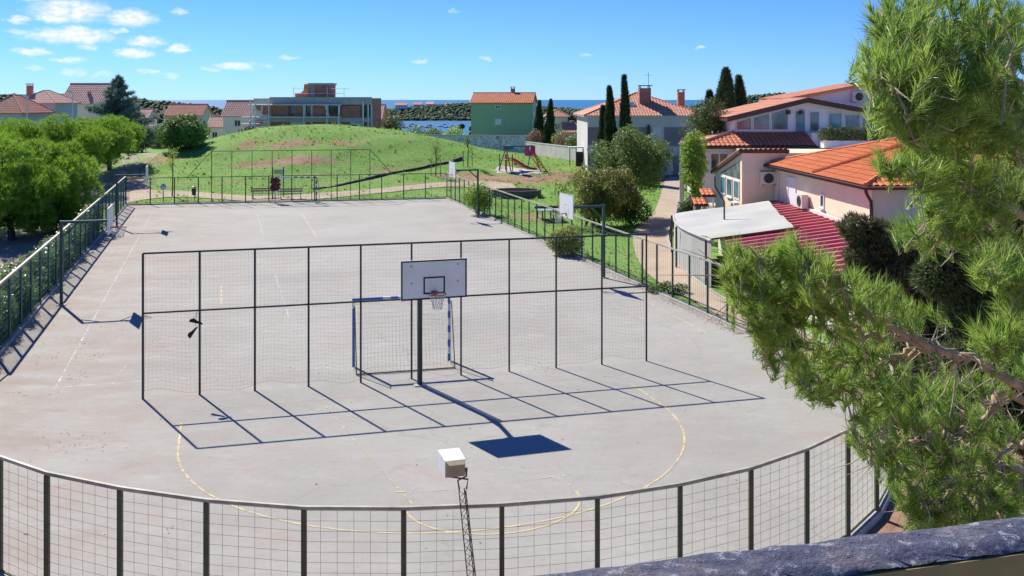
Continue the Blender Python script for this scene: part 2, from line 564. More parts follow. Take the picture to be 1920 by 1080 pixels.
def brick_mat(name, a, bb, mortar, sx=.5):
    m, nt, b, out = new_mat(name)
    tc = nt.nodes.new('ShaderNodeTexCoord')
    mp = nt.nodes.new('ShaderNodeMapping'); mp.inputs['Rotation'].default_value = (R(90), 0, 0)
    nt.links.new(tc.outputs['Object'], mp.inputs[0])
    br = nt.nodes.new('ShaderNodeTexBrick')
    br.inputs['Scale'].default_value = 1; br.inputs['Brick Width'].default_value = sx; br.inputs['Row Height'].default_value = .25
    br.inputs['Mortar Size'].default_value = .02
    br.inputs['Color1'].default_value = (*a, 1); br.inputs['Color2'].default_value = (*bb, 1); br.inputs['Mortar'].default_value = (*mortar, 1)
    nt.links.new(mp.outputs[0], br.inputs[0])
    n = n_noise(nt, 1.2, 5, .7, tc.outputs['Object'])
    c = n_mix(nt, n_range(nt, n.outputs['Fac'], .4, .7, 0, .6), br.outputs[0], n_mix(nt, 1.0, br.outputs[0], (.5, .45, .45), 'MULTIPLY'))
    nt.links.new(c, b.inputs['Base Color']); b.inputs['Roughness'].default_value = .85
    return m


def tile_mat(name, a, bcol, scale=1.2):
    m, nt, b, out = new_mat(name)
    tc = nt.nodes.new('ShaderNodeTexCoord'); geo = nt.nodes.new('ShaderNodeNewGeometry')
    n = n_noise(nt, scale, 6, .7, tc.outputs['Object'])
    ad = nt.nodes.new('ShaderNodeMath'); ad.operation = 'MULTIPLY_ADD'
    nt.links.new(geo.outputs['Random Per Island'], ad.inputs[0]); ad.inputs[1].default_value = .35
    nt.links.new(n_range(nt, n.outputs['Fac'], .25, .75, 0, .65), ad.inputs[2])
    c = n_ramp(nt, ad.outputs[0], [(.1, a), (.8, bcol)]).outputs[0]
    st = n_noise(nt, scale * .5, 6, .75, tc.outputs['Object'])
    c = n_mix(nt, n_range(nt, st.outputs['Fac'], .55, .75, 0, .45), c, tuple(x * .45 for x in a))
    nt.links.new(c, b.inputs['Base Color']); b.inputs['Roughness'].default_value = .8
    b.inputs['Specular IOR Level'].default_value = .25
    return m


M = {}
M['court'] = court_mat()
M['ground'] = ground_mat()
M['sea'] = sea_mat()
M['road'] = gravel_mat('gravel_road', (.27, .215, .185), (.40, .33, .285), .35)
M['sand'] = gravel_mat('sandy_path', (.41, .32, .24), (.53, .43, .33), .6)
M['white_line'] = line_mat('white_line_paint', (.56, .55, .53), .38, .58)
M['faint_line'] = line_mat('faint_line_paint', (.50, .49, .47), .33, .52)
M['yellow_line'] = line_mat('yellow_line_paint', (.60, .50, .27), .44, .66)
M['pale_yellow'] = line_mat('worn_yellow_line_paint', (.54, .47, .32), .37, .56)
M['kerb'] = plain('kerb_concrete', (.40, .38, .35), .85, .25, 2.5, bump=.3, dirt=(.2, .16, .11))
M['green_metal'] = plain('green_fence_paint', (.034, .082, .062), .5, .35, 4, spec=.4, dirt=(.10, .085, .05))
M['teal_metal'] = plain('teal_fence_paint', (.025, .115, .10), .45, .3, 4, dirt=(.06, .08, .07))
M['dark_metal'] = plain('dark_steel', (.032, .042, .038), .5, .3, 5, dirt=(.06, .045, .035))
M['rail_top'] = plain('weathered_rail', (.40, .385, .30), .6, .3, 3, dirt=(.10, .085, .045))
M['olive_post'] = plain('weathered_green_post', (.075, .095, .052), .55, .35, 2.2, dirt=(.15, .12, .05))
M['wire'] = plain('galvanised_wire', (.085, .085, .08), .5, .3, 8, bump=0)
M['net'] = plain('grey_net_cord', (.24, .24, .25), .9, .2, 8, bump=0)
M['white_net'] = plain('white_net_cord', (.62, .61, .58), .9, .2, 8, bump=0)
M['board_white'] = plain('backboard_white', (.74, .74, .74), .45, .06, 2, bump=.05)
M['board_grey'] = plain('backboard_grey', (.80, .79, .70), .6, .07, 1.8, bump=.05, dirt=(.66, .65, .58))
M['black_paint'] = plain('black_paint', (.015, .015, .016), .55, .3, 6)
M['rim'] = plain('red_rim', (.42, .07, .045), .5, .25, 9)
M['blue_paint'] = plain('blue_goal_paint', (.030, .12, .36), .45, .25, 5, dirt=(.06, .10, .2))
M['white_paint'] = plain('white_paint', (.66, .66, .65), .5, .12, 4, dirt=(.4, .38, .34))
M['lamp_white'] = plain('floodlight_shell', (.78, .80, .82), .35, .06, 4)
M['lamp_back'] = plain('floodlight_back', (.40, .35, .20), .5, .2, 6)
M['mast'] = plain('rusty_mast_steel', (.10, .085, .07), .6, .4, 9, dirt=(.16, .08, .045))
M['parapet'] = parapet_mat()
M['parapet_face'] = plain('olive_parapet_face', (.30, .235, .085), .85, .3, 4, bump=.4, dirt=(.18, .13, .05))
M['shoe'] = plain('black_shoe', (.012, .012, .014), .6, .3, 30)
M['bark'] = plain('pine_bark', (.40, .30, .21), .9, .4, 9, bump=.9, dirt=(.16, .12, .09))
M['twig'] = plain('grey_twig', (.40, .33, .25), .9, .3, 12, bump=.3)
M['trunk'] = plain('dark_trunk', (.085, .06, .045), .9, .3, 5, bump=.6)
M['wood'] = plain('bench_wood', (.34, .27, .19), .75, .3, 5)
M['conc'] = plain('raw_concrete', (.46, .43, .41), .85, .16, .8, dirt=(.34, .31, .30))
M['pale_conc'] = plain('pale_concrete', (.62, .60, .57), .85, .12, .7, dirt=(.46, .44, .41))
M['dark_stone'] = plain('dark_drain_stone', (.05, .055, .045), .85, .4, 2.0)
M['sandbox'] = plain('sandbox_wall', (.15, .115, .095), .85, .3, 1.4)
M['white_wall'] = plain('white_render', (.80, .77, .77), .8, .05, .9, bump=.1, dirt=(.7, .67, .66))
M['cream_wall'] = plain('cream_render', (.70, .65, .57), .8, .08, .8, bump=.1, dirt=(.58, .53, .46))
M['pink_wall'] = plain('pink_render', (.79, .655, .47), .8, .06, .8, bump=.12, dirt=(.64, .52, .38))
M['lilac_wall'] = plain('pale_lilac_render', (.74, .70, .70), .8, .06, .8, bump=.1, dirt=(.62, .58, .58))
M['blue_wall'] = plain('blue_grey_render', (.52, .52, .58), .8, .08, .6, bump=.1)
M['grey_wall'] = plain('pale_grey_render', (.62, .575, .57), .8, .06, .6, bump=.1, dirt=(.52, .48, .47))
M['green_wall'] = plain('green_render', (.30, .47, .28), .8, .06, .5, bump=.1, dirt=(.26, .42, .26))
M['lime_wall'] = plain('pale_lime_render', (.42, .46, .30), .8, .08, .5, bump=.1)
M['mauve_panel'] = plain('mauve_shutter', (.26, .215, .23), .7, .12, 1.0)
M['shutter'] = plain('white_shutter', (.72, .72, .74), .5, .05, 3)
M['frame'] = plain('white_window_frame', (.70, .70, .70), .45, .06, 4)
M['brown_trim'] = plain('brown_gutter', (.075, .035, .028), .5, .25, 4)
M['glass'] = glassmat('window_glass')
M['pale_glass'] = glassmat('pale_window_glass', (.14, .165, .18), .08)
M['blue_glass'] = glassmat('blue_window_glass', (.10, .20, .24), .08)
M['glass_block'] = glassmat('glass_block', (.15, .22, .25), .2)
M['ac'] = plain('air_conditioner_shell', (.64, .635, .60), .45, .06, 3)
M['ac_dark'] = plain('fan_grille', (.06, .06, .06), .5, .2, 8)
M['tile_orange'] = tile_mat('orange_roof_tile', (.58, .15, .055), (.74, .235, .09))
M['tile_salmon'] = tile_mat('salmon_roof_tile', (.56, .23, .145), (.72, .35, .23))
M['tile_pale'] = tile_mat('pale_salmon_roof_tile', (.64, .36, .27), (.76, .48, .37))
M['tile_red'] = tile_mat('red_orange_roof_tile', (.54, .16, .08), (.68, .26, .135))
M['red_sheet'] = plain('crimson_roof_sheet', (.60, .15, .165), .5, .12, .9, dirt=(.62, .22, .21))
M['tarp'] = plain('pale_tarpaulin', (.43, .435, .41), .7, .08, .7, dirt=(.40, .385, .29))
M['blue_tarp'] = plain('blue_tarpaulin', (.10, .20, .34), .6, .15, 1.2)
M['grey_sheet'] = plain('grey_roof_sheet', (.36, .37, .37), .5, .2, 1.2)
M['brick'] = brick_mat('hollow_brick', (.44, .155, .105), (.54, .205, .14), (.34, .25, .21))
M['brick_orange'] = brick_mat('orange_block', (.85, .30, .12), (.75, .26, .11), (.7, .45, .3))
M['scaffold'] = plain('scaffold_tube', (.78, .76, .74), .5, .2, 3)
M['green_panel'] = plain('pale_green_render', (.26, .36, .29), .8, .1, .6)
M['graffiti'] = graffiti_mat()
M['play_red'] = plain('red_play_plastic', (.50, .045, .03), .4, .15, 4)
M['play_magenta'] = plain('magenta_play_panel', (.46, .05, .19), .45, .15, 4)
M['play_yellow'] = plain('yellow_play_rung', (.66, .42, .10), .5, .12, 5)
M['play_teal'] = plain('teal_play_beam', (.03, .19, .16), .5, .2, 5)
M['play_blue'] = plain('blue_play_seat', (.05, .06, .22), .5, .2, 5)
M['table_top'] = plain('grey_green_table_top', (.27, .36, .35), .6, .12, 2)
M['maroon'] = plain('maroon_net', (.13, .035, .045), .9, .35, 14, bump=.6)
M['leaf_litter'] = leafmat('fallen_leaf', [(.1, (.14, .08, .05)), (.5, (.27, .16, .09)), (.9, (.40, .29, .17))], .1)
M['grass'] = leafmat('grass_blade', [(.1, (.10, .26, .03)), (.5, (.17, .36, .05)), (.9, (.30, .42, .11))], .4, .25)
M['needle'] = leafmat('aleppo_needle', [(.05, (.065, .145, .06)), (.35, (.135, .265, .065)), (.65, (.27, .44, .085)), (.98, (.52, .63, .17))], .38, 2.6, .42, (.48, .64, .10))
M['needle_dry'] = leafmat('dry_needle', [(.1, (.20, .16, .06)), (.9, (.42, .36, .15))], .35, 1.1)
M['stone_pine'] = leafmat('stone_pine_needle', [(.05, (.05, .13, .018)), (.4, (.12, .27, .03)), (.75, (.28, .47, .05)), (.98, (.42, .56, .09))], .35, .9, .55, (.42, .64, .06))
M['round_leaf'] = leafmat('round_crown_leaf', [(.05, (.05, .12, .025)), (.5, (.11, .22, .04)), (.9, (.22, .38, .06))], .16, .5)
M['cedar'] = leafmat('cedar_needle', [(.1, (.085, .16, .13)), (.5, (.15, .24, .20)), (.9, (.25, .34, .27))], .25, .3)
M['cypress'] = leafmat('cypress_foliage', [(.1, (.022, .048, .022)), (.5, (.045, .08, .036)), (.9, (.085, .125, .05))], .15, .6)
M['dark_leaf'] = leafmat('dark_evergreen_leaf', [(.1, (.035, .065, .022)), (.5, (.075, .12, .035)), (.9, (.16, .19, .07))], .22, .7)
M['olive_leaf'] = leafmat('brownish_conifer', [(.1, (.04, .05, .020)), (.5, (.09, .10, .04)), (.9, (.20, .19, .09))], .2, .9)
M['broad_leaf'] = leafmat('broad_leaf', [(.05, (.035, .08, .02)), (.5, (.085, .165, .032)), (.8, (.16, .26, .055)), (.98, (.28, .36, .11))], .25, .7, .5)
M['autumn_leaf'] = leafmat('yellowing_leaf', [(.05, (.035, .072, .02)), (.55, (.08, .135, .032)), (.85, (.18, .22, .05)), (1.0, (.42, .38, .10))], .28, .5, .45)
M['hedge_leaf'] = leafmat('laurel_leaf', [(.05, (.035, .085, .028)), (.5, (.075, .16, .045)), (.85, (.16, .28, .075)), (.98, (.36, .46, .22))], .25, .9, .35)
M['yellow_bush'] = leafmat('yellow_green_leaf', [(.05, (.09, .14, .025)), (.5, (.19, .25, .045)), (.9, (.38, .38, .10))], .3, 1.0)
M['lime_leaf'] = leafmat('lime_leaf', [(.05, (.09, .18, .02)), (.5, (.18, .32, .04)), (.9, (.34, .46, .08))], .35, .7)
M['red_leaf'] = leafmat('reddish_leaf', [(.1, (.14, .07, .06)), (.5, (.25, .13, .10)), (.9, (.32, .24, .14))], .2, .6)
M['forest'] = leafmat('far_wood', [(.1, (.028, .062, .026)), (.5, (.05, .10, .036)), (.9, (.085, .145, .05))], .0, .02, .8)

# ------------------------------------------------------------------ fence lines in plan (posts)
FENCE_H = 2.06


def walk(pts, step):
    """points every ~step metres along a polyline"""
    pts = [Vector((p[0], p[1], 0)) for p in pts]
    out = []
    for a, b in zip(pts, pts[1:]):
        n = max(1, round((b - a).length / step))
        out += [a.lerp(b, k / n) for k in range(n)]
    return out + [pts[-1]]


def catmull(pts, per=12):
    pts = [Vector((p[0], p[1], 0)) for p in pts]
    out = []
    for i in range(len(pts) - 1):
        p0, p1, p2, p3 = pts[max(i - 1, 0)], pts[i], pts[i + 1], pts[min(i + 2, len(pts) - 1)]
        for k in range(per):
            t = k / per
            out.append(.5 * ((2 * p1) + (p2 - p0) * t + (2 * p0 - 5 * p1 + 4 * p2 - p3) * t * t + (3 * p1 - p0 - 3 * p2 + p3) * t ** 3))
    return out + [pts[-1]]


def resample(pts, step):
    L = [0]
    for a, b in zip(pts, pts[1:]): L.append(L[-1] + (b - a).length)
    n = max(1, round(L[-1] / step)); out = []; j = 0
    for k in range(n + 1):
        s = L[-1] * k / n
        while j < len(L) - 2 and L[j + 1] < s: j += 1
        out.append(pts[j].lerp(pts[j + 1], (s - L[j]) / max(1e-6, L[j + 1] - L[j])))
    return out


FAR_L, FAR_R = G(236, 385), G(838, 372)
NEAR_L = Vector((-16.3, 31.2, 0))
NEAR_R = Vector((8.2, 34.2, 0))
near_tops = [(0, 857), (88, 887), (225, 915), (387, 938), (570, 952), (757, 953), (941, 946), (1120, 932), (1275, 908), (1408, 878), (1513, 842), (1590, 806)]
near_posts = [G(x, y, FENCE_H) for x, y in near_tops]
near_posts = [Vector((p.x, p.y, 0)) for p in near_posts]
pB = near_posts[-1]
right_arc = resample(catmull([pB, Vector((7.05, 19.2, 0)), Vector((7.9, 20.6, 0)), Vector((8.9, 23.4, 0)), Vector((9.25, 27, 0)), Vector((8.9, 31, 0)), NEAR_R]), 1.48)
left_arc = resample(catmull([NEAR_L, Vector((-15.4, 26.4, 0)), Vector((-13.7, 21.9, 0)), Vector((-11.2, 18.7, 0)), near_posts[0]]), 1.48)
curved = left_arc[:-1] + near_posts + right_arc[1:]
left_line = walk([FAR_L, NEAR_L], 2.0)
right_line = walk([NEAR_R, FAR_R], 1.5)
far_line = walk([FAR_R, FAR_L], 1.75)
outline = left_line[:-1] + curved[:-1] + right_line[:-1] + far_line[:-1]

# ------------------------------------------------------------------ setting: ground, court, paths, sea
def axis(segs):
    out = [segs[0][0]]
    for a, b, s0, s1 in segs:
        x = a
        n = 0
        while x < b - 1e-6:
            t = (x - a) / (b - a); x = min(b, x + s0 + (s1 - s0) * t); out.append(x)
    return np.array(out)


def build_ground():
    xr = axis([(0, 60, 1.0, 1.4), (60, 400, 2, 30), (400, 2600, 30, 90)])
    X = np.concatenate([-xr[:0:-1], xr]) - 8
    Y = axis([(-30, 8, 6, 3), (8, 175, 1.0, 1.1), (175, 700, 2, 22), (700, 3200, 22, 70)])
    gx, gy = np.meshgrid(X, Y)
    gz = terrain(gx, gy)
    V = np.stack([gx, gy, gz], -1).reshape(-1, 3)
    nx, ny = len(X), len(Y)
    i = np.arange(nx * ny).reshape(ny, nx)
    F = np.stack([i[:-1, :-1], i[:-1, 1:], i[1:, 1:], i[1:, :-1]], -1).reshape(-1, 4)
    me = bpy.data.meshes.new('ground')
    me.from_pydata(V.tolist(), [], F.tolist())
    me.polygons.foreach_set('use_smooth', [True] * len(F))
    soil = np.zeros(len(V))
    def patch(px, py, rx, ry, amp):
        p = GT(px, py)
        np.maximum(soil, amp * np.exp(-(((V[:, 0] - p.x) / rx) ** 2 + ((V[:, 1] - p.y) / ry) ** 2)), out=soil)
    for px, py, rx, ry, a in [(470, 272, 2.2, 2.5, .7), (540, 270, 3.0, 2.0, .75), (585, 268, 2.5, 2.0, .6), (640, 268, 2.5, 1.8, .7), (690, 263, 2.0, 2, .55),
                              (490, 308, 4.5, 2.0, .75), (560, 300, 5.0, 2.2, .75), (600, 297, 3, 1.6, .6), (340, 345, 3, 2, .5), (430, 342, 4, 2.5, .45),
                              (720, 318, 3.5, 1.8, .55), (765, 345, 4, 1.6, .5), (880, 312, 3.5, 1.2, .4), (900, 333, 5, 2.4, .9), (960, 338, 5, 2.6, .95),
                              (1020, 336, 3.5, 2.6, .9), (1060, 330, 3, 3, .8), (1010, 318, 3, 2.6, .55), (985, 405, 2, 2, .7), (1010, 415, 1.5, 1.6, .7), (1050, 308, 4, .8, .8),
                              (1235, 330, 3, 12, .9), (1215, 318, 3, 6, .9), (300, 300, 3, 6, .6)]:
        patch(px, py, rx, ry, a)
    # bare red earth and chippings under the pine and round the near end of the court
    soil = np.maximum(soil, 1.0 * sstep(32, 24, V[:, 1]))
    # trodden earth under the roadside pines
    s = (V[:, 0] + 16.3) + .30 * (V[:, 1] - 31.4)
    soil = np.maximum(soil, .42 * sstep(0, -3, s) * sstep(175, 120, V[:, 1]))
    a = me.attributes.new('soil', 'FLOAT', 'POINT'); a.data.foreach_set('value', soil.astype(np.float32))
    w = sstep(205, 260, V[:, 1])
    a = me.attributes.new('wood', 'FLOAT', 'POINT'); a.data.foreach_set('value', w.astype(np.float32))
    return tag(link_mesh('ground', me, M['ground']), 'grass and bare earth ground with a low mound', kind='structure')


ground = build_ground()

mb = MB()
mb.v = [(-14000, 250, -25), (14000, 250, -25), (14000, 26000, -25), (-14000, 26000, -25)]; mb.f = [(0, 1, 2, 3)]
sea = tag(mb.build('sea', M['sea']), 'deep blue sea reaching the horizon', kind='structure')


def build_court():
    import bmesh
    bm = bmesh.new()
    vs = [bm.verts.new((p.x, p.y, 0)) for p in outline]
    f = bm.faces.new(vs)
    if f.normal.z < 0: f.normal_flip()
    bmesh.ops.triangulate(bm, faces=[f])
    ex = bmesh.ops.extrude_face_region(bm, geom=bm.faces[:])
    for v in [g for g in ex['geom'] if isinstance(g, bmesh.types.BMVert)]: v.co.z -= .25
    bmesh.ops.recalc_face_normals(bm, faces=bm.faces[:])
    me = bpy.data.meshes.new('court'); bm.to_mesh(me); bm.free()
    return tag(link_mesh('court', me, M['court']), 'pale grey asphalt sports court', kind='structure')


court = build_court()


def strip(pts, w, m, z=.004, name='painted_line'):
    pts = [Vector((p[0], p[1], 0)) for p in pts]
    mb = MB(); vs = []
    for i, p in enumerate(pts):
        t = (pts[min(i + 1, len(pts) - 1)] - pts[max(i - 1, 0)]).normalized()
        n = Vector((-t.y, t.x, 0)) * (w / 2)
        vs += [(p.x + n.x, p.y + n.y, z), (p.x - n.x, p.y - n.y, z)]
    mb.add(vs, [(2 * i, 2 * i + 1, 2 * i + 3, 2 * i + 2) for i in range(len(pts) - 1)])
    return mb.build(name, m, court)


def gl(*pp): return [G(x, y) for x, y in pp]


def densify(pts, n=10):
    out = []
    for a, b in zip(pts, pts[1:]): out += [a.lerp(b, k / n) for k in range(n)]
    return out + [pts[-1]]


AX = Vector((-.285, .958, 0)).normalized()        # along the court
AY = Vector((AX.y, -AX.x, 0))                      # across it, to the right
RZ = math.atan2(AY.y, AY.x)

Z = [.003]
def line(pts, kind='white_line', w=.06):
    Z[0] += .0001
    strip(pts, w, M[kind], Z[0])


line(gl((104, 727), (205, 545), (252, 460), (285, 399)))
line(gl((215, 622), (250, 547), (258, 522)), 'faint_line'); line(gl((295, 427), (306, 405)), 'faint_line')
line(gl((72, 657), (225, 647)), 'faint_line'); line(gl((277, 667), (475, 652)), 'faint_line')
line(gl((212, 671), (262, 667)), 'faint_line')
line(catmull(gl((262, 669), (240, 684), (225, 700), (211, 720))), 'faint_line')
line(gl((275, 714), (475, 702)), 'faint_line'); line(gl((275, 640), (362, 627)), 'faint_line')
line(gl((104, 727), (687, 684), (862, 671), (1027, 660), (1210, 647), (1345, 640)), 'white_line', .055)
line(gl((513, 506), (543, 599)), 'white_line', .05)
line(gl((630, 497), (670, 550), (720, 625)), 'pale_yellow', .05)
line(gl((415, 535), (415, 572)), 'yellow_line', .05)
line(catmull(gl((420, 512), (460, 518), (490, 532), (507, 548), (505, 562), (490, 575))), 'faint_line')
line(gl((510, 604), (660, 590)), 'faint_line'); line(gl((870, 580), (1000, 586), (1190, 578)), 'faint_line', .05)
line(gl((1150, 572), (1295, 641)), 'white_line', .055); line(gl((1220, 570), (1282, 602), (1327, 627)), 'yellow_line', .05)
line(gl((1077, 597), (1205, 638)), 'faint_line', .05); line(gl((985, 475), (1150, 572)), 'faint_line')
line(gl((920, 628), (1060, 618)), 'faint_line'); line(gl((1150, 612), (1290, 600)), 'faint_line')
line(gl((483, 403), (493, 440)), 'white_line', .07); line(gl((565, 400), (595, 447)), 'yellow_line', .06); line(gl((640, 395), (684, 437)), 'faint_line', .07)
line(gl((300, 396), (560, 391), (800, 385)), 'faint_line', .07); line(gl((880, 540), (905, 548)), 'yellow_line', .05)
goal_c = (G(663, 687) + G(842, 675)) / 2
line([goal_c + AY * (6 * math.cos(R(a))) + AX * (6 * math.sin(R(a))) for a in range(0, 181, 5)], 'faint_line', .06)
# three-point arc, key and circle in front of the near hoop
hoop_c = G(818, 798)
r3 = 6.1
base_y = -2.0
arc = [hoop_c - AX * base_y - AY * r3] + [hoop_c - AY * (r3 * math.cos(R(a))) - AX * (r3 * math.sin(R(a))) for a in range(0, 181, 4)] + [hoop_c - AX * base_y + AY * r3]
line(arc, 'yellow_line', .052)
line(gl((362, 769), (475, 760), (600, 750), (787, 733), (975, 718), (1205, 700)), 'pale_yellow', .05)
line(gl((600, 750), (690, 855), (752, 922), (775, 947)), 'pale_yellow', .05)
line(gl((975, 735), (1042, 862), (1075, 925)), 'faint_line', .045)
ft = (G(772, 948) + G(1075, 932)) / 2
line([ft + AY * (1.78 * math.cos(R(a))) - AX * (1.5 * math.sin(R(a))) for a in range(0, 181, 6)], 'yellow_line', .05)
for a0 in range(20, 180, 40):
    line([ft + AY * (1.78 * math.cos(R(a))) + AX * (1.78 * math.sin(R(a))) for a in range(a0, a0 + 15, 5)], 'white_line', .05)
line(gl((775, 925), (840, 918)), 'faint_line', .05); line(gl((950, 905), (1045, 893)), 'faint_line', .05)
for x, y in [(690, 858), (752, 922)]:
    line(gl((x - 12, y + 1), (x + 8, y)), 'yellow_line', .06)


def ribbon(name, left, right, m, label, lift=.03, n=10, k=6, parent=None):
    """a path between two edge lines, draped over the ground"""
    L = resample(catmull([GT(*p) if not isinstance(p, Vector) else p for p in left]), 1)
    L = resample(L, max(.6, sum((b - a).length for a, b in zip(L, L[1:])) / 60))
    Rr = catmull([GT(*p) if not isinstance(p, Vector) else p for p in right])
    tot = sum((b - a).length for a, b in zip(Rr, Rr[1:]))
    Rr = resample(Rr, tot / (len(L) - 1))
    while len(Rr) < len(L): Rr.append(Rr[-1])
    mb = MB(); vs = []
    for a, b in zip(L, Rr):
        for j in range(k + 1):
            q = a.lerp(b, j / k); vs.append((q.x, q.y, float(terrain(q.x, q.y)) + lift))
    w = k + 1
    fs = [(i * w + j, i * w + j + 1, (i + 1) * w + j + 1, (i + 1) * w + j) for i in range(len(L) - 1) for j in range(k)]
    mb.add(vs, fs)
    o = mb.build(name, m)
    return tag(o, label, kind='structure'), L, Rr


offs = Vector((-.35, -.1, 0))
road, rl, rr_road = ribbon('road', [Vector((-30, 24, 0)), Vector((-30.5, 45, 0)), (60, 425), (131, 362), (190, 330), (225, 305), (262, 284)],
                      [Vector((-17.8, 24, 0)), Vector((-21.6, 45, 0)), FAR_L + Vector((-.5, -4, 0)), FAR_L + Vector((-.2, 6, 0)), (262, 322), (285, 300), (306, 284)],
                      M['road'], 'tree-shaded gravel lane along the left fence', .035)
path1, _, _ = ribbon('path', [(243, 358), (330, 358), (450, 367), (520, 368), (620, 361), (700, 355), (840, 342), (905, 340), (960, 345)],
                     [(243, 379), (330, 370), (450, 377), (520, 380), (620, 372), (700, 364), (840, 351), (905, 356), (990, 366)],
                     M['sand'], 'sandy footpath between the far fence and the mound', .05)
path2, pl, pr = ribbon('path', [(1248, 335), (1228, 395), (1195, 425), (1188, 462), (1215, 515), (1290, 560), (1390, 618), (1500, 690)],
                       [(1276, 332), (1272, 385), (1255, 425), (1256, 462), (1290, 515), (1380, 575), (1480, 612), (1620, 690)],
                       M['sand'], 'sandy footpath winding between the right fence and the houses', .04)
mb = MB()
for a, b in zip(pr[12:], pr[13:]):
    za, zb = [float(terrain(q.x, q.y)) for q in (a, b)]
    mb.path([(a.x, a.y, za + .05), (b.x, b.y, zb + .05)], .08, 4)
mb.build('kerb', M['kerb'], path2)

# ------------------------------------------------------------------ fences
def wire_panel(a, b, z0, z1, dx, dz, r, slack=0.0):
    """welded wire mesh between two posts, as thin triangular rods"""
    a, b = Vector(a), Vector(b)
    L = (b - a).length; t = (b - a) / L
    n = Vector((-t.y, t.x, 0))
    V = []
    def rod(p, q, u, v):
        c = [u * r, (-.5 * u + .866 * v) * r, (-.5 * u - .866 * v) * r]
        for i in range(3):
            j = (i + 1) % 3
            V.extend([p + c[i], p + c[j], q + c[j], q + c[i]])
    up = Vector((0, 0, 1))
    k = max(1, round(L / dx))
    for i in range(1, k):
        p = a + t * (L * i / k); rod(p + up * z0, p + up * z1, t, n)
    m = max(1, round((z1 - z0) / dz))
    for i in range(m + 1):
        z = z0 + (z1 - z0) * i / m; rod(a + up * z, b + up * z, n, up)
    return np.array([tuple(v) for v in V])


def fence(name, label, posts, m_post, m_rail, m_wire, h=FENCE_H, pw=.06, rail_w=.055, dx=.25, dz=.16, r=.0028, kerb=True, base_rail=True, per_panel=True, skip=()):
    t = thing(name, label, 'fence', (posts[0].x, posts[0].y, 0))
    for i, p in enumerate(posts):
        MB().box(p.x - pw / 2, p.x + pw / 2, p.y - pw / 2, p.y + pw / 2, -.1, h - rail_w * .55).build('post', m_post, t, True)
    rail = MB()
    rail.path([(p.x, p.y, h) for p in posts], rail_w * .7071, 4); rail.build('top_rail', m_rail, t, True)
    if base_rail:
        MB().path([(p.x, p.y, .14) for p in posts], .022, 4).build('bottom_rail', m_post, t, True)
    if kerb:
        mb = MB()
        for a, b in zip(posts, posts[1:]):
            u = (b - a).normalized(); n = Vector((-u.y, u.x, 0))
            mb.prism([a + n * .10 + Vector((0, 0, -.2)), a - n * .10 + Vector((0, 0, -.2)), a - n * .09 + Vector((0, 0, .09)), a + n * .09 + Vector((0, 0, .09))], (b - a))
        mb.build('kerb', M['kerb'], t, True)
    for i, (a, b) in enumerate(zip(posts, posts[1:])):
        if i in skip: continue
        V = wire_panel(a, b, .16, h - .04, dx, dz, r)
        np_mesh('mesh_panel', V, 4, m_wire, t, 'stuff')
    return t


fence('curved_fence', 'curved green wire mesh fence closing the near end of the court', curved, M['olive_post'], M['rail_top'], M['wire'], pw=.075, rail_w=.05)
fence('left_fence', 'teal rail and mesh fence along the tree-lined lane', left_line, M['teal_metal'], M['rail_top'], M['teal_metal'], h=2.2, pw=.07, rail_w=.08, dx=.3, dz=.2, r=.007)
fence('right_fence', 'green mesh fence between the court and the playground lawn', right_line, M['green_metal'], M['rail_top'], M['green_metal'], pw=.07, rail_w=.06, dx=.16, dz=.2, r=.0035)
fence('far_fence', 'green mesh fence at the far end below the grassy mound', far_line, M['green_metal'], M['green_metal'], M['wire'], pw=.07, rail_w=.05, dx=.25, dz=.2, r=.003)


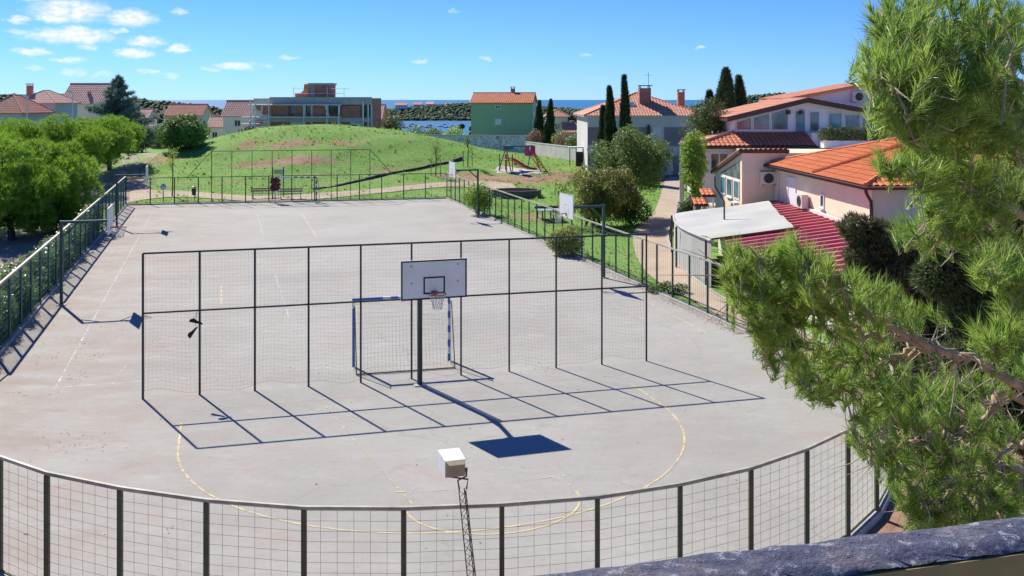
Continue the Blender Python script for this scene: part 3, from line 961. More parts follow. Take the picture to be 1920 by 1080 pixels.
def tall_net(name, label, a, b, n, h, mid, cell, r, net_mat, drop=.12, braces=False, pw=.05):
    t = thing(name, label, 'net', (a.x, a.y, 0))
    ps = [a.lerp(b, i / n) for i in range(n + 1)]
    for p in ps: MB().box(p.x - pw / 2, p.x + pw / 2, p.y - pw / 2, p.y + pw / 2, -.05, h).build('post', M['dark_metal'], t, True)
    MB().sq((a.x, a.y, h), (b.x, b.y, h), pw).build('top_rail', M['dark_metal'], t, True)
    if mid: MB().sq((a.x, a.y + .03, mid), (b.x, b.y + .03, mid), pw * .9).build('middle_rail', M['dark_metal'], t, True)
    # the net: cords with a sagging lower edge, hung on the far side of the posts
    L = (b - a).length; u = (b - a) / L; nv = Vector((-u.y, u.x, 0))
    ncol = int(L / cell); nrow = int((h - .1) / cell)
    V = []
    def pt(i, j):
        s = .06 + (L - .12) * i / ncol; f = j / nrow
        zb = drop + .07 * math.sin(s * 1.9 + 1) + .05 * math.sin(s * 4.3)
        z = h - .03 - (h - .03 - zb) * f
        bul = .05 + .05 * math.sin(f * 3.1) * (1 + math.sin(s * 1.3)) + .02 * math.sin(s * 3 + f * 6)
        sx = s + .03 * math.sin(f * 5 + s * 2) * f
        q = a + u * sx + nv * bul
        return Vector((q.x, q.y, z))
    grid = [[pt(i, j) for j in range(nrow + 1)] for i in range(ncol + 1)]
    def rod(p, q, r):
        d = (q - p).normalized(); e = d.cross(nv); 
        e = e.normalized() * r if e.length > 1e-6 else Vector((0, 0, r))
        f = nv * r
        c = [e, -.5 * e + .866 * f, -.5 * e - .866 * f]
        for i in range(3):
            j = (i + 1) % 3; V.extend([p + c[i], p + c[j], q + c[j], q + c[i]])
    for i in range(ncol + 1):
        for j in range(0, nrow, 2):
            rod(grid[i][j], grid[i][min(j + 2, nrow)], r * (2.2 if i in (0, ncol) else 1))
    for j in range(nrow + 1):
        for i in range(0, ncol, 2): rod(grid[i][j], grid[min(i + 2, ncol)][j], r * (2.2 if j == nrow else 1))
    np_mesh('netting', np.array([tuple(v) for v in V]), 4, net_mat, t, 'stuff')
    if braces:
        for p, s in ((a, 1), (b, -1)):
            q = p - (b - a).normalized() * (1.75 * s)
            MB().tube((p.x, p.y, h), (q.x, q.y, 2.1), .025, n=6).build('brace', M['dark_metal'], t, True)
    return t


NET_A, NET_B = G(268, 748), G(1212, 677)
tall_net('ball_stop_net', 'tall dark framed ball net standing across the near court', NET_A, NET_B, 10, 3.95, 2.32, .105, .0014, M['net'], .12)
fd = (FAR_R - FAR_L).normalized(); fnv = Vector((-fd.y, fd.x, 0))
def on_far(px, back=.25):
    # point of the far fence line seen at pixel column px
    u = (px - 960) / FPX
    a = FAR_L; k = (u * a.y - a.x) / (fd.x - u * fd.y)
    return a + fd * k + fnv * back
tall_net('ball_stop_net', 'tall thin ball net above the far fence, before the mound', on_far(396), on_far(694), 8, 4.05, 0, .2, .002, M['net'], .3, True, .042)

# ------------------------------------------------------------------ basketball hoops
def make_hoop(label, big=False):
    t = thing('basketball_hoop', label, 'basketball hoop', (0, 0, 0), 0, 'basketball hoops of the court')
    pm = M['dark_metal'] if big else M['green_metal']
    w = .125 if big else .11
    top = 3.33
    MB().box(-w / 2, w / 2, -w / 2, w / 2, -.05, top).build('pole', pm, t)
    MB().box(-.17, .17, -.17, .17, 0.002, .03).build('base_plate', M['kerb'], t)
    reach = 1.78
    MB().box(w / 2 + .002, reach - .05, -.05, .05, top - .11, top - .01).build('arm', pm, t)
    MB().sq((w / 2, 0, top - .62), (.62, 0, top - .1), .06).build('brace', pm, t)
    bw, bh, bz = 1.8, 1.05, 2.80
    x0, x1 = reach, reach + .035
    bd = MB().box(x0, x1, -bw / 2, bw / 2, bz, bz + bh).build('backboard', M['board_grey'] if big else M['board_white'], t)
    mb = MB(); x2 = x1 + .002; e = .042 if big else .02
    def rect(y0, y1, z0, z1, e):
        mb.box(x2, x2 + .003, y0, y1, z0, z0 + e); mb.box(x2, x2 + .003, y0, y1, z1 - e, z1)
        mb.box(x2, x2 + .003, y0, y0 + e, z0 + e, z1 - e); mb.box(x2, x2 + .003, y1 - e, y1, z0 + e, z1 - e)
    rect(-bw / 2, bw / 2, bz, bz + bh, e)
    rect(-.295, .295, bz + .14, bz + .60, e)
    mb.build('painted_border', M['black_paint'] if big else M['faint_line'], bd)
    if big:
        for y, z in ((-.62, .9), (.65, .9), (-.62, .45), (.65, .45)):
            MB().path([(x1, y, bz + z), (x1 + .012, y, bz + z)], .018, 8).build('bolt', M['mast'], bd)
    for s in (-1, 1):
        MB().sq((reach - .5, s * .03, top - .1), (reach - .01, s * .55, bz + .2), .035).build('stay', pm, t)
    rc = x1 + .15 + .225; rz = 3.0; n = 24
    ring = [(rc + .225 * math.cos(2 * math.pi * k / n), .225 * math.sin(2 * math.pi * k / n), rz) for k in range(n + 1)]
    rim = MB().path(ring, .011, 6, cap=False)
    rim.box(x1 + .006, rc - .21, -.06, .06, rz - .02, rz + .012); rim.box(x1 + .006, x1 + .012, -.08, .08, rz - .1, rz + .02)
    rim = rim.build('rim', M['rim'], t)
    nt_ = MB()
    prof = [(.225, 0), (.185, -.1), (.15, -.2), (.125, -.3), (.12, -.4)]
    for k in range(12):
        for s in (1, -1):
            pts = []
            for i, (r, z) in enumerate(prof):
                a = 2 * math.pi * (k + s * i * .5) / 12
                pts.append((rc + r * math.cos(a), r * math.sin(a), rz + z))
            nt_.path(pts, .006, 3, cap=False)
    nt_.build('net', M['white_net'], rim)
    return t


proto_big = make_hoop('grey backboard hoop with black border in front of the near ball net', True)
pole_base = G(787, 722)
d0 = (Vector((-2.10, 26.42, 0)) - pole_base); proto_big.location = (pole_base.x, pole_base.y, 0)
proto_big.rotation_euler.z = math.atan2(d0.y, d0.x)
proto_side = make_hoop('x')
side_hoops = [(G(115, 572), 0, 'hoop on teal pole beside the hedge, nearer of two on the left fence'),
              (G(219, 426), 0, 'hoop at the far corner of the left fence by the gravel lane'),
              (G(1132, 521), 1, 'white backboard hoop standing at the right end of the near ball net'),
              (G(896, 408), 1, 'smaller white backboard hoop beside the round bush on the right fence')]
for i, (p, side, lab) in enumerate(side_hoops):
    h = proto_side if i == 0 else copy_tree(proto_side)
    h.location = (p.x, p.y, 0)
    h.rotation_euler.z = math.atan2(AY.y, AY.x) + (math.pi if side else 0)
    h['label'] = lab

# ------------------------------------------------------------------ goals
def make_goal(name, label, a, b, m_main, depth, stripe_from, netmat, with_net=True, m_stripe=None):
    """a, b: feet of the posts; the net hangs towards the camera side (depth metres)"""
    t = thing(name, label, 'goal', tuple(a), math.atan2((b - a).y, (b - a).x), 'handball goals of the court')
    L = (b - a).length; H = 2.04; w = .08
    def striped(p0, p1, nm, n=9, lo=0):
        o = MB().sq(p0, p1, w).build(nm, m_main, t)
        p0, p1 = Vector(p0), Vector(p1)
        for k in range(lo, n, 2):
            q0, q1 = p0.lerp(p1, k / n), p0.lerp(p1, (k + 1) / n)
            MB().sq(q0, q1, w + .008).build('stripe', m_stripe or M['white_paint'], o)
    striped((0, 0, 0), (0, 0, H - w / 2), 'post', 9, 8 if stripe_from else 1)
    striped((L, 0, 0), (L, 0, H - w / 2), 'post', 9, 1)
    striped((-w / 2, 0, H), (L + w / 2, 0, H), 'crossbar', 13, stripe_from)
    D = -depth
    for x in (0, L):
        MB().tube((x, 0, .03), (x, D, .03), .02, n=6).build('base_bar', M['mast'], t)
        MB().path([(x, -.02, H - .05), (x, D * .42, H - .12), (x, D, .03)], .016, 6).build('back_stay', M['mast'], t)
    MB().tube((0, D, .03), (L, D, .03), .022, n=6).build('ground_bar', M['mast'], t)
    if with_net:
        V = []
        def rod(p, q, r=.0018):
            p, q = Vector(p), Vector(q); d = (q - p).normalized()
            e = d.cross(Vector((.3, .8, .5))).normalized() * r; f = d.cross(e)
            c = [e, -.5 * e + .866 * f, -.5 * e - .866 * f]
            for i in range(3):
                j = (i + 1) % 3; V.extend([p + c[i], p + c[j], q + c[j], q + c[i]])
        def back(s, x):
            y = D * (.42 * s / .25 if s < .25 else .42 + .58 * (s - .25) / .75)
            z = H - .05 - (.07 * s / .25 if s < .25 else .07 + (H - .17) * (s - .25) / .75)
            return (x, y + .06 * math.sin(x * 3 + s * 5), max(.03, z))
        n = 27; m = 18
        for i in range(n + 1):
            for j in range(m): rod(back(j / m, L * i / n), back((j + 1) / m, L * i / n))
        for j in range(m + 1):
            for i in range(n): rod(back(j / m, L * i / n), back(j / m, L * (i + 1) / n))
        for x in (0, L):
            for j in range(1, 18):
                p = back(j / m, x); q = (x, 0, p[2]); rod(p, q)
            for k in range(1, 7):
                y = D * k / 7
                s = next(s_ / 100 for s_ in range(101) if back(s_ / 100, x)[1] <= y + .07 or s_ == 100)
                rod((x, y, .03), (x, y, back(s, x)[2]))
        W = np.array([tuple(v) for v in V])
        np_mesh('net', W, 4, netmat, t, 'stuff', world=False)
    return t


ga, gb = G(663, 688), G(842, 676)
make_goal('handball_goal', 'blue and white handball goal behind the near hoop', ga, gb, M['blue_paint'], .95, 4, M['net'])
fg = make_goal('handball_goal', 'dark striped handball goal at the far fence', G(516, 381), G(593, 382), M['white_paint'], -.9, 6, M['white_net'], True, M['black_paint'])
# dark red net bunched up round the left post of the far goal
mb = MB(); q = G(516, 381)
for k in range(26):
    a = k * 2.4; r = .34 * math.sqrt((k % 7 + 1) / 7); z = 1.5 + .36 * math.sin(k * 1.7)
    mb.path([(q.x + r * math.cos(a), q.y - .12 + r * .5 * math.sin(a), z + .16), (q.x + r * 1.15 * math.cos(a + .6), q.y - .12 + r * .5 * math.sin(a + .6), z), (q.x + .7 * r * math.cos(a + 1.2), q.y - .12, z - .2)], [.05, .14, .05], 6)
tag(mb.build('bundled_net', M['maroon'], smooth=True), 'dark red net bundled round the left post of the far goal', 'net')

# ------------------------------------------------------------------ shoes hanging on the net
sp = NET_A.lerp(NET_B, 1 / 10) + Vector((-.08, -.06, 0))
def shoe(c, rot, tilt):
    prof = [(-.17, .06, .05), (-.15, .11, .06), (-.07, .13, .055), (0, .095, .055), (.07, .07, .06), (.14, .055, .055), (.19, .035, .025)]
    mb = MB(); vs = []; n = 8
    ca, sa, ct, st_ = math.cos(rot), math.sin(rot), math.cos(tilt), math.sin(tilt)
    for x, h, w in prof:
        for k in range(n):
            q = 2 * math.pi * k / n; y, z = w * math.cos(q), h * .5 + h * .5 * math.sin(q)
            X, Zz = x * ct - z * st_, x * st_ + z * ct
            vs.append((c[0] + X * ca - y * sa, c[1] + X * sa + y * ca, c[2] + Zz))
    fs = [(i * n + k, i * n + (k + 1) % n, (i + 1) * n + (k + 1) % n, (i + 1) * n + k) for i in range(len(prof) - 1) for k in range(n)]
    fs += [tuple(range(n)), tuple((len(prof) - 1) * n + k for k in range(n))]
    mb.add(vs, fs); return mb
sh = thing('pair_of_shoes', 'pair of black shoes dangling by laces from the near ball net', 'shoes', (sp.x, sp.y, 1.75))
shoe((sp.x - .02, sp.y, 1.98), .2, -.25).build('shoe', M['shoe'], sh, True, True)
shoe((sp.x - .05, sp.y - .02, 1.72), .3, 1.0).build('shoe', M['shoe'], sh, True, True)
MB().path([(sp.x - .06, sp.y - .01, 2.08), (sp.x + .02, sp.y, 2.3), (sp.x - .02, sp.y - .01, 1.9)], .006, 4).build('laces', M['shoe'], sh, True)

# ------------------------------------------------------------------ leaning floodlight mast
def floodlight():
    d = 14.3
    top, low = P(868, 918, d), P(886, 1085, d)
    k = (top.z) / (top.z - low.z); base = top + (low - top) * k
    t = thing('floodlight', 'white box floodlight on a leaning lattice mast by the curved fence', 'floodlight', (base.x, base.y, 0))
    ax = (top - base).normalized(); s = ax.cross(Vector((0, 1, 0))).normalized(); u = s.cross(ax)
    legs = []
    for i in range(3):
        a = R(90 + 120 * i + 14)
        o1 = (s * math.cos(a) + u * math.sin(a))
        legs.append((base + o1 * .085, top + o1 * .06))
        MB().tube(*legs[-1], .008, n=6).build('leg', M['mast'], t, True)
    br = MB(); n = 22
    for i in range(3):
        (a0, a1), (b0, b1) = legs[i], legs[(i + 1) % 3]
        for j in range(n):
            f0, f1 = j / n, (j + 1) / n
            p, q = (a0.lerp(a1, f0), b0.lerp(b1, f1)) if j % 2 == 0 else (b0.lerp(b1, f0), a0.lerp(a1, f1))
            br.tube(p, q, .0045, n=4)
    br.build('lattice', M['mast'], t, True, kind='stuff')
    hub = P(853, 877, d)
    for sx in (-1, 1):
        e = hub + Vector((sx * .145 + .02, .02, -.08))
        MB().path([top + s * (.05 * sx), top + s * (.075 * sx) + Vector((0, 0, .14)), e + Vector((0, 0, -.05)), e + Vector((0, 0, .07))], [.012, .013, .013, .02], 6).build('bracket', M['mast'], t, True)
    mb = MB()   # the shell: wide open mouth tilted down into the court, narrower flat back
    f = Vector((-.30, .95, .03)).normalized(); r = f.cross(Vector((0, 0, 1))).normalized(); v = r.cross(f)
    c = hub
    bk = [c - f * .12 + r * a * .115 + v * b * .085 for a, b in ((-1, -1), (1, -1), (1, 1), (-1, 1))]
    md = [c - f * .02 + r * a * .15 + v * b * .12 for a, b in ((-1, -1), (1, -1), (1, 1), (-1, 1))]
    fr = [c + f * .40 + r * a * .165 + v * b * .13 for a, b in ((-1, -1), (1, -1), (1, 1), (-1, 1))]
    mb.add(md + fr, [(0, 1, 5, 4), (1, 2, 6, 5), (2, 3, 7, 6), (3, 0, 4, 7)]).build('shell', M['lamp_white'], t, True)
    MB().add(bk + md, [(3, 2, 1, 0), (0, 1, 5, 4), (1, 2, 6, 5), (2, 3, 7, 6), (3, 0, 4, 7)]).build('reflector_back', M['lamp_back'], t, True)
    MB().add([p - f * .01 for p in fr], [(0, 1, 2, 3)]).build('glass', M['pale_glass'], t, True)


floodlight()

# ------------------------------------------------------------------ parapet of the balcony the photo was taken from
def parapet():
    zt = 7.648
    a = Vector((.62, 1.203, 0)); b = Vector((.028, 1.052, 0))
    u = (a - b).normalized(); n = Vector((u.y, -u.x, 0))            # n points back to the viewer
    p0, p1 = b - u * 1.6, a + u * 1.6
    t = thing('balcony_parapet', 'weathered blue-grey concrete balcony parapet in the near corner', 'parapet', (p0.x, p0.y, 0))
    segs = 140; rows = 9; W = .074
    vs = []; fs = []
    rr_ = random.Random(3)
    for i in range(segs + 1):
        p = p0.lerp(p1, i / segs)
        for j in range(rows + 1):
            f = j / rows
            o = W * f
            z = zt - .008 * (abs(f - .5) * 2) ** 4 + rr_.uniform(-.0022, .0016) - (.006 if rr_.random() < .035 else 0)
            jag = rr_.uniform(-.005, .003) if j in (0, rows) else 0
            q = p + n * (o + jag); vs.append((q.x, q.y, z))
        q = p + n * (W + .001); vs.append((q.x, q.y, zt - .009 + rr_.uniform(-.002, .002)))
    w = rows + 2
    fs = [(i * w + j, i * w + j + 1, (i + 1) * w + j + 1, (i + 1) * w + j) for i in range(segs) for j in range(w - 1)]
    mb = MB(); mb.add(vs, fs)
    e0, e1 = p0, p1
    mb.build('coping', M['parapet'], t, True, True)
    MB().prism([e0 + n * .006 + Vector((0, 0, -.1)), e0 + n * (W + .004) + Vector((0, 0, -.1)), e0 + n * (W + .004) + Vector((0, 0, zt - .011)), e0 + n * .006 + Vector((0, 0, zt - .011))], e1 - e0).build('wall', M['parapet_face'], t, True)


parapet()

# ------------------------------------------------------------------ roofs
def faces_mesh(name, V, F, m, parent=None, kind=None, world=False):
    if world: V = to_local(V, parent)
    me = bpy.data.meshes.new(name)
    me.from_pydata(np.asarray(V).tolist(), [], np.asarray(F).tolist())
    me.update()
    return link_mesh(name, me, m, parent, kind)


def tiles(poly, m, parent, pw=.24, pl=.40, amp=.05, world=False):
    """barrel tiles laid in courses over a convex roof slope; poly[0] -> poly[1] is the eave"""
    poly = [Vector(p) for p in poly]
    O = poly[0]; e = (poly[1] - O).normalized()
    nrm = (poly[1] - O).cross(poly[2] - O).normalized()
    if nrm.z < 0: nrm = -nrm
    u = nrm.cross(e).normalized()
    if u.z < 0: u = -u
    st = [((p - O).dot(e), (p - O).dot(u)) for p in poly]
    smin, smax = min(a for a, b in st), max(a for a, b in st)
    V = []; F = []
    s = smin + pw / 2
    while s < smax:
        ts = []
        for (a0, b0), (a1, b1) in zip(st, st[1:] + st[:1]):
            if (a0 - s) * (a1 - s) < 0: ts.append(b0 + (b1 - b0) * (s - a0) / (a1 - a0))
        if len(ts) >= 2:
            t0, t1 = min(ts), max(ts); t = t0 - .04
            while t < t1:
                te = min(t + pl * 1.1, t1)
                if te - t < .06: break
                b = len(V); jit = random.uniform(-.006, .006)
                for tt, lift in ((t, .035), (te, .012)):
                    for k in range(5):
                        q = math.pi * k / 4
                        p = O + e * (s + jit - math.cos(q) * pw * .47) + u * tt + nrm * (lift + amp * math.sin(q))
                        V.append(tuple(p))
                F += [(b + k, b + k + 1, b + 6 + k, b + 5 + k) for k in range(4)]
                t += pl
        s += pw
    return faces_mesh('roof_tiles', np.array(V), F, m, parent, 'stuff', world)


def slope(poly, m_tile, parent, thick=.12, edge=None, world=False, pw=.24, pl=.4):
    o = MB().prism([Vector(p) for p in poly], (0, 0, -thick)).build('roof', edge or m_tile, parent, world)
    tiles(poly, m_tile, o, pw, pl, world=world)
    return o


def ridge(p, q, m, parent, r=.09):
    n = max(1, int((Vector(q) - Vector(p)).length / .4)); p, q = Vector(p), Vector(q); mb = MB()
    for k in range(n):
        mb.tube(p.lerp(q, k / n), p.lerp(q, (k + 1.08) / n), r * 1.08, r * .92, 7)
    return mb.build('ridge_tiles', m, parent)


def window(parent, cx, y, z0, z1, w, m_glass, fw=.06, bars=1, m_frame=None, sill=True, axis='y', proud=.04, name='window'):
    """framed window on a wall face: axis 'y' faces local -y, axis 'x' faces local -x (cx is then along y)"""
    def bx(a0, a1, d0, d1, zz0, zz1, mb):
        if axis == 'y': mb.box(a0, a1, y - d1, y - d0, zz0, zz1)
        else: mb.box(y - d1, y - d0, a0, a1, zz0, zz1)
    m_frame = m_frame or M['frame']
    mb = MB(); x0, x1 = cx - w / 2, cx + w / 2
    bx(x0, x1, .0, proud, z0, z0 + fw, mb); bx(x0, x1, .0, proud, z1 - fw, z1, mb)
    bx(x0, x0 + fw, .0, proud, z0 + fw, z1 - fw, mb); bx(x1 - fw, x1, .0, proud, z0 + fw, z1 - fw, mb)
    for k in range(1, bars + 1):
        xc = x0 + w * k / (bars + 1); bx(xc - fw * .4, xc + fw * .4, .0, proud * .9, z0 + fw, z1 - fw, mb)
    o = mb.build(name, m_frame, parent)
    n = bars + 1
    for k in range(n):
        a = x0 + fw + (w - 2 * fw) * k / n; b = x0 + fw + (w - 2 * fw) * (k + 1) / n
        g = MB(); bx(a + .012, b - .012, .004, .014, z0 + fw, z1 - fw, g); g.build('pane', m_glass, o)
    if sill:
        g = MB(); bx(x0 - .06, x1 + .06, .0, proud + .07, z0 - .05, z0 - .002, g); g.build('sill', M['pale_conc'], o)
    return o


def ac_unit(parent, x0, y, z, axis='y', w=.85, h=.6, d=.3):
    """air conditioner on brackets; face towards -y (or -x)"""
    mb = MB()
    def B(mbb, a0, a1, d0, d1, z0, z1):
        if axis == 'y': mbb.box(a0, a1, y - d1, y - d0, z0, z1)
        else: mbb.box(y - d1, y - d0, a0, a1, z0, z1)
    B(mb, x0, x0 + w, .06, .06 + d, z, z + h)
    o = mb.build('air_conditioner', M['ac'], parent)
    g = MB(); c = x0 + w * .42; rr = h * .38; n = 16
    for r_ in (rr, rr * .7, rr * .4):
        pts = []
        for k in range(n + 1):
            a = 2 * math.pi * k / n
            q = (c + r_ * math.cos(a), z + h / 2 + r_ * math.sin(a))
            pts.append((q[0], y - .06 - d - .01, q[1]) if axis == 'y' else (y - .06 - d - .01, q[0], q[1]))
        g.path(pts, .018, 4, cap=False)
    disc = [((c + rr * math.cos(2 * math.pi * k / n)), z + h / 2 + rr * math.sin(2 * math.pi * k / n)) for k in range(n)]
    g.prism([(a, y - .06 - d - .004, b) if axis == 'y' else (y - .06 - d - .004, a, b) for a, b in disc], (0, .003, 0) if axis == 'y' else (.003, 0, 0))
    g.build('fan_grille', M['ac_dark'], o)
    b = MB()
    for k in (.15, .8): B(b, x0 + w * k, x0 + w * k + .04, 0, .3, z - .05, z - .003)
    b.build('bracket', M['ac_dark'], o)
    return o


def wallbox(parent, x0, x1, y0, y1, z0, z1, m, name='wall'):
    return MB().box(x0, x1, y0, y1, z0, z1).build(name, m, parent)


def hip_roof(parent, x0, x1, y0, y1, ze, zr, m, over=.35, edge=None, pw=.24, pl=.4):
    x0 -= over; x1 += over; y0 -= over; y1 += over
    k = min(x1 - x0, y1 - y0) / 2
    if x1 - x0 >= y1 - y0: ra, rb = (x0 + k, (y0 + y1) / 2, zr), (x1 - k, (y0 + y1) / 2, zr)
    else: ra, rb = ((x0 + x1) / 2, y0 + k, zr), ((x0 + x1) / 2, y1 - k, zr)
    c = [(x0, y0, ze), (x1, y0, ze), (x1, y1, ze), (x0, y1, ze)]
    if x1 - x0 >= y1 - y0:
        S = [[c[0], c[1], rb, ra], [c[1], c[2], rb], [c[2], c[3], ra, rb], [c[3], c[0], ra]]
        hips = [(c[0], ra), (c[1], rb), (c[2], rb), (c[3], ra)]
    else:
        S = [[c[0], c[1], ra], [c[1], c[2], rb, ra], [c[2], c[3], rb], [c[3], c[0], ra, rb]]
        hips = [(c[0], ra), (c[1], ra), (c[2], rb), (c[3], rb)]
    for p in S: slope(p, m, parent, .1, edge, pw=pw, pl=pl)
    for a, b in hips: ridge(Vector(a) + Vector((0, 0, .05)), Vector(b) + Vector((0, 0, .05)), m, parent)
    ridge(Vector(ra) + Vector((0, 0, .05)), Vector(rb) + Vector((0, 0, .05)), m, parent)


# ------------------------------------------------------------------ pink house with bright orange hip roof (right)
def pink_house():
    t = thing('pink_house', 'pink rendered house with bright orange tiled hip roof behind the pine', 'house', (13.3, 36.4, 0), R(2.6))
    W, D, E = 10.0, 11.6, 4.92
    wallbox(t, 0, W, 0, D, -.4, E - .02, M['pink_wall'])
    hip_roof(t, 0, W, 0, D, E + .03, 6.55, M['tile_orange'], .42, M['brown_trim'], .26, .42)
    # step line where the tile field of the extension starts
    a = Vector((-.42, 5.2, E + .10)); b = Vector((3.4, 5.2, E + .10 + 3.85 * (6.55 - E) / 5.42))
    ridge(a, b, M['tile_orange'], t, .10)
    g = MB()
    g.path([(-.47, D + .42, E - .03), (-.47, -.47, E - .03), (W + .47, -.47, E - .03)], .075, 8); g.build('gutter', M['brown_trim'], t, smooth=True)
    MB().path([(-.44, -.44, E - .08), (-.38, -.4, E - .25), (-.1, -.12, E - .55), (-.08, -.1, E - .8), (-.08, -.1, -.3)], .062, 8).build('downpipe', M['brown_trim'], t, smooth=True)
    # left wall (faces local -x)
    sh = window(t, 9.0, 0, 3.05, 4.55, 1.15, M['shutter'], .07, 0, axis='x', sill=True, name='shuttered_window')
    ac_unit(t, 6.65, 0, 3.35, 'x')
    window(t, 5.1, 0, 3.55, 4.15, .45, M['glass'], .07, 0, axis='x')
    MB().path([(-.06, 10.9, 4.6), (-.06, 10.9, 2.9)], .03, 6).build('cable_pipe', M['white_paint'], t)
    # glass block window on the front wall, each block its own piece
    fr = MB(); x0, z0 = 1.12, 2.15
    fr.box(x0 - .05, x0 + .90, -.03, -.001, z0 - .05, z0); fr.box(x0 - .05, x0 + .90, -.03, -.001, z0 + 1.2, z0 + 1.25)
    fr.box(x0 - .05, x0, -.03, -.001, z0, z0 + 1.2); fr.box(x0 + .85, x0 + .90, -.03, -.001, z0, z0 + 1.2)
    fr = fr.build('glass_block_window', M['pale_conc'], t)
    me = None
    for i in range(4):
        for j in range(6):
            bx_, bz = x0 + .012 + i * .21, z0 + .01 + j * .2
            if me is None:
                o = MB().box(0, .195, -.022, -.002, 0, .185).build('glass_block', M['glass_block'], fr); me = o.data
            else: o = link_mesh('glass_block', me, None, fr)
            o.location = (bx_, 0, bz)
    return t


ph = pink_house()
def resite(o, loc, k):
    o.location = loc; o.scale = (k, k, k)
    return o
resite(ph, (14.9, 40.8, -.98), 1.12)

# ------------------------------------------------------------------ white house with gabled glazed storey
def white_house():
    t = thing('white_house', 'white house with tiled skirt roof and glazed gable storey', 'house', (11.2, 48.0, 0), R(2.0))
    # lower link block with the air conditioner, tucked behind the pink house (local frame: x right, y away)
    MB().prism([(0, 0, -.4), (0, 5.4, -.4), (0, 5.4, 4.25), (0, 0, 5.55)], (2.2, 0, 0)).build('wall', M['pink_wall'], t)
    for p in ([(-.18, 5.75, 4.22), (2.3, 5.75, 4.22), (2.3, -.12, 5.68), (-.18, -.12, 5.68)],):
        slope(p, M['tile_red'], t, .16, M['brown_trim'])
    for k, (y0, w) in enumerate(((.95, 1.0), (2.3, 1.05), (3.65, 1.05))):
        z1 = 4.55 - .22 * k
        window(t, y0, 0, 3.15, 4.1, w, M['blue_glass'], .07, 0, axis='x', sill=(k == 1))
    MB().prism([(-.012, .35, 4.2), (-.012, 4.3, 4.2), (-.012, .35, 5.1)], (.01, 0, 0)).build('fanlight', M['pale_glass'], t)
    ac_unit(t, .85, 0, 4.0, 'y')
    ac_unit(t, .3, 0, 2.55, 'x', .8, .5, .25)
    # ground floor main block
    wallbox(t, .15, 12, 10.0, 13.2, -.4, 5.2, M['lilac_wall'])
    window(t, 1.35, 10.0, 3.9, 5.0, 1.15, M['glass'], .09, 1); window(t, 2.7, 10.0, 3.9, 5.0, 1.0, M['pale_glass'], .09, 0)
    wallbox(t, 2.2, 12.3, 4.5, 10.0, -.4, 5.25, M['pink_wall'])
    # skirt roof round the upper storey
    E = 5.38
    slope([(-.25, 9.6, E), (7.0, 9.6, E), (7.0, 11.6, E + .72), (2.6, 11.6, E + .72)], M['tile_red'], t, .16, M['brown_trim'], pw=.28, pl=.42)
    slope([(-.25, 13.6, E), (-.25, 9.6, E), (2.6, 11.6, E + .72), (2.6, 13.6, E + .72)], M['tile_salmon'], t, .16, M['brown_trim'], pw=.28, pl=.42)
    ridge((-.25, 9.6, E + .06), (2.6, 11.6, E + .78), M['tile_salmon'], t, .1)
    MB().path([(-.3, 13.6, E - .06), (-.3, 9.54, E - .06), (7.1, 9.54, E - .06)], .07, 6).build('gutter', M['brown_trim'], t)
    # upper storey, front gable wall split round the glazing
    ux0, ux1, uy = 2.55, 11.9, 11.6
    pk = 7.0
    zl, zp, zr_ = 7.05, 8.16, 7.25
    wallbox(t, 7.0, ux1, 10.4, uy, E - .3, 6.12, M['white_wall'], 'terrace')
    MB().prism([(ux0, uy + .05, 5.6), (ux1, uy + .05, 5.6), (ux1, uy + .05, zr_ - .1), (pk, uy + .05, zp - .12), (ux0, uy + .05, zl - .1)], (0, 6, 0)).build('wall', M['white_wall'], t)
    def top(x): return (zl + (zp - zl) * (x - ux0) / (pk - ux0) if x < pk else zp + (zr_ - zp) * (x - pk) / (ux1 - pk)) - .3
    def glaz(x0, x1, z0, m, flat=None, nm='window'):
        a, b = (flat, flat) if flat else (top(x0), top(x1))
        f = MB(); y = uy + .048; w = .06
        pts = [(x0, z0), (x1, z0), (x1, b), (x0, a)]
        inner = [(x0 + w, z0 + w), (x1 - w, z0 + w), (x1 - w, b - w), (x0 + w, a - w)]
        for i in range(4):
            p, q, r, s = pts[i], pts[(i + 1) % 4], inner[(i + 1) % 4], inner[i]
            f.prism([(p[0], y, p[1]), (q[0], y, q[1]), (r[0], y, r[1]), (s[0], y, s[1])], (0, -.05, 0))
        o = f.build(nm, M['frame'], t)
        MB().prism([(p[0], y - .004, p[1]) for p in inner], (0, -.012, 0)).build('pane', m, o)
        return o
    for a, b in ((2.75, 3.75), (3.8, 4.85), (4.9, 6.0)): glaz(a, b, 6.22, M['pale_glass'])
    glaz(6.35, 7.05, 5.95, M['blue_glass'], 7.45, 'glazed_door'); glaz(7.25, 7.9, 6.15, M['pale_glass'], 7.4)
    glaz(8.4, 9.3, 6.2, M['blue_glass'], 7.32); glaz(9.4, 10.4, 6.2, M['pale_glass'], 7.2); glaz(10.5, 11.3, 6.2, M['pale_glass'], 7.0)
    for x in (5.85, 6.62): MB().box(x, x + .22, uy - .12, uy - .02, 7.2, 7.45).build('wall_lamp', M['brown_trim'], t)
    slope([(ux0 - .45, uy - .5, zl - .05), (pk, uy - .5, zp), (pk, uy + 6, zp), (ux0 - .45, uy + 6, zl - .05)][:1] + [(ux0 - .45, uy + 6, zl - .05), (pk, uy + 6, zp), (pk, uy - .5, zp)], M['tile_salmon'], t, .22, M['brown_trim'])
    slope([(ux1 + .35, uy - .5, zr_ - .05), (ux1 + .35, uy + 6, zr_ - .05), (pk, uy + 6, zp), (pk, uy - .5, zp)], M['tile_salmon'], t, .22, M['brown_trim'])
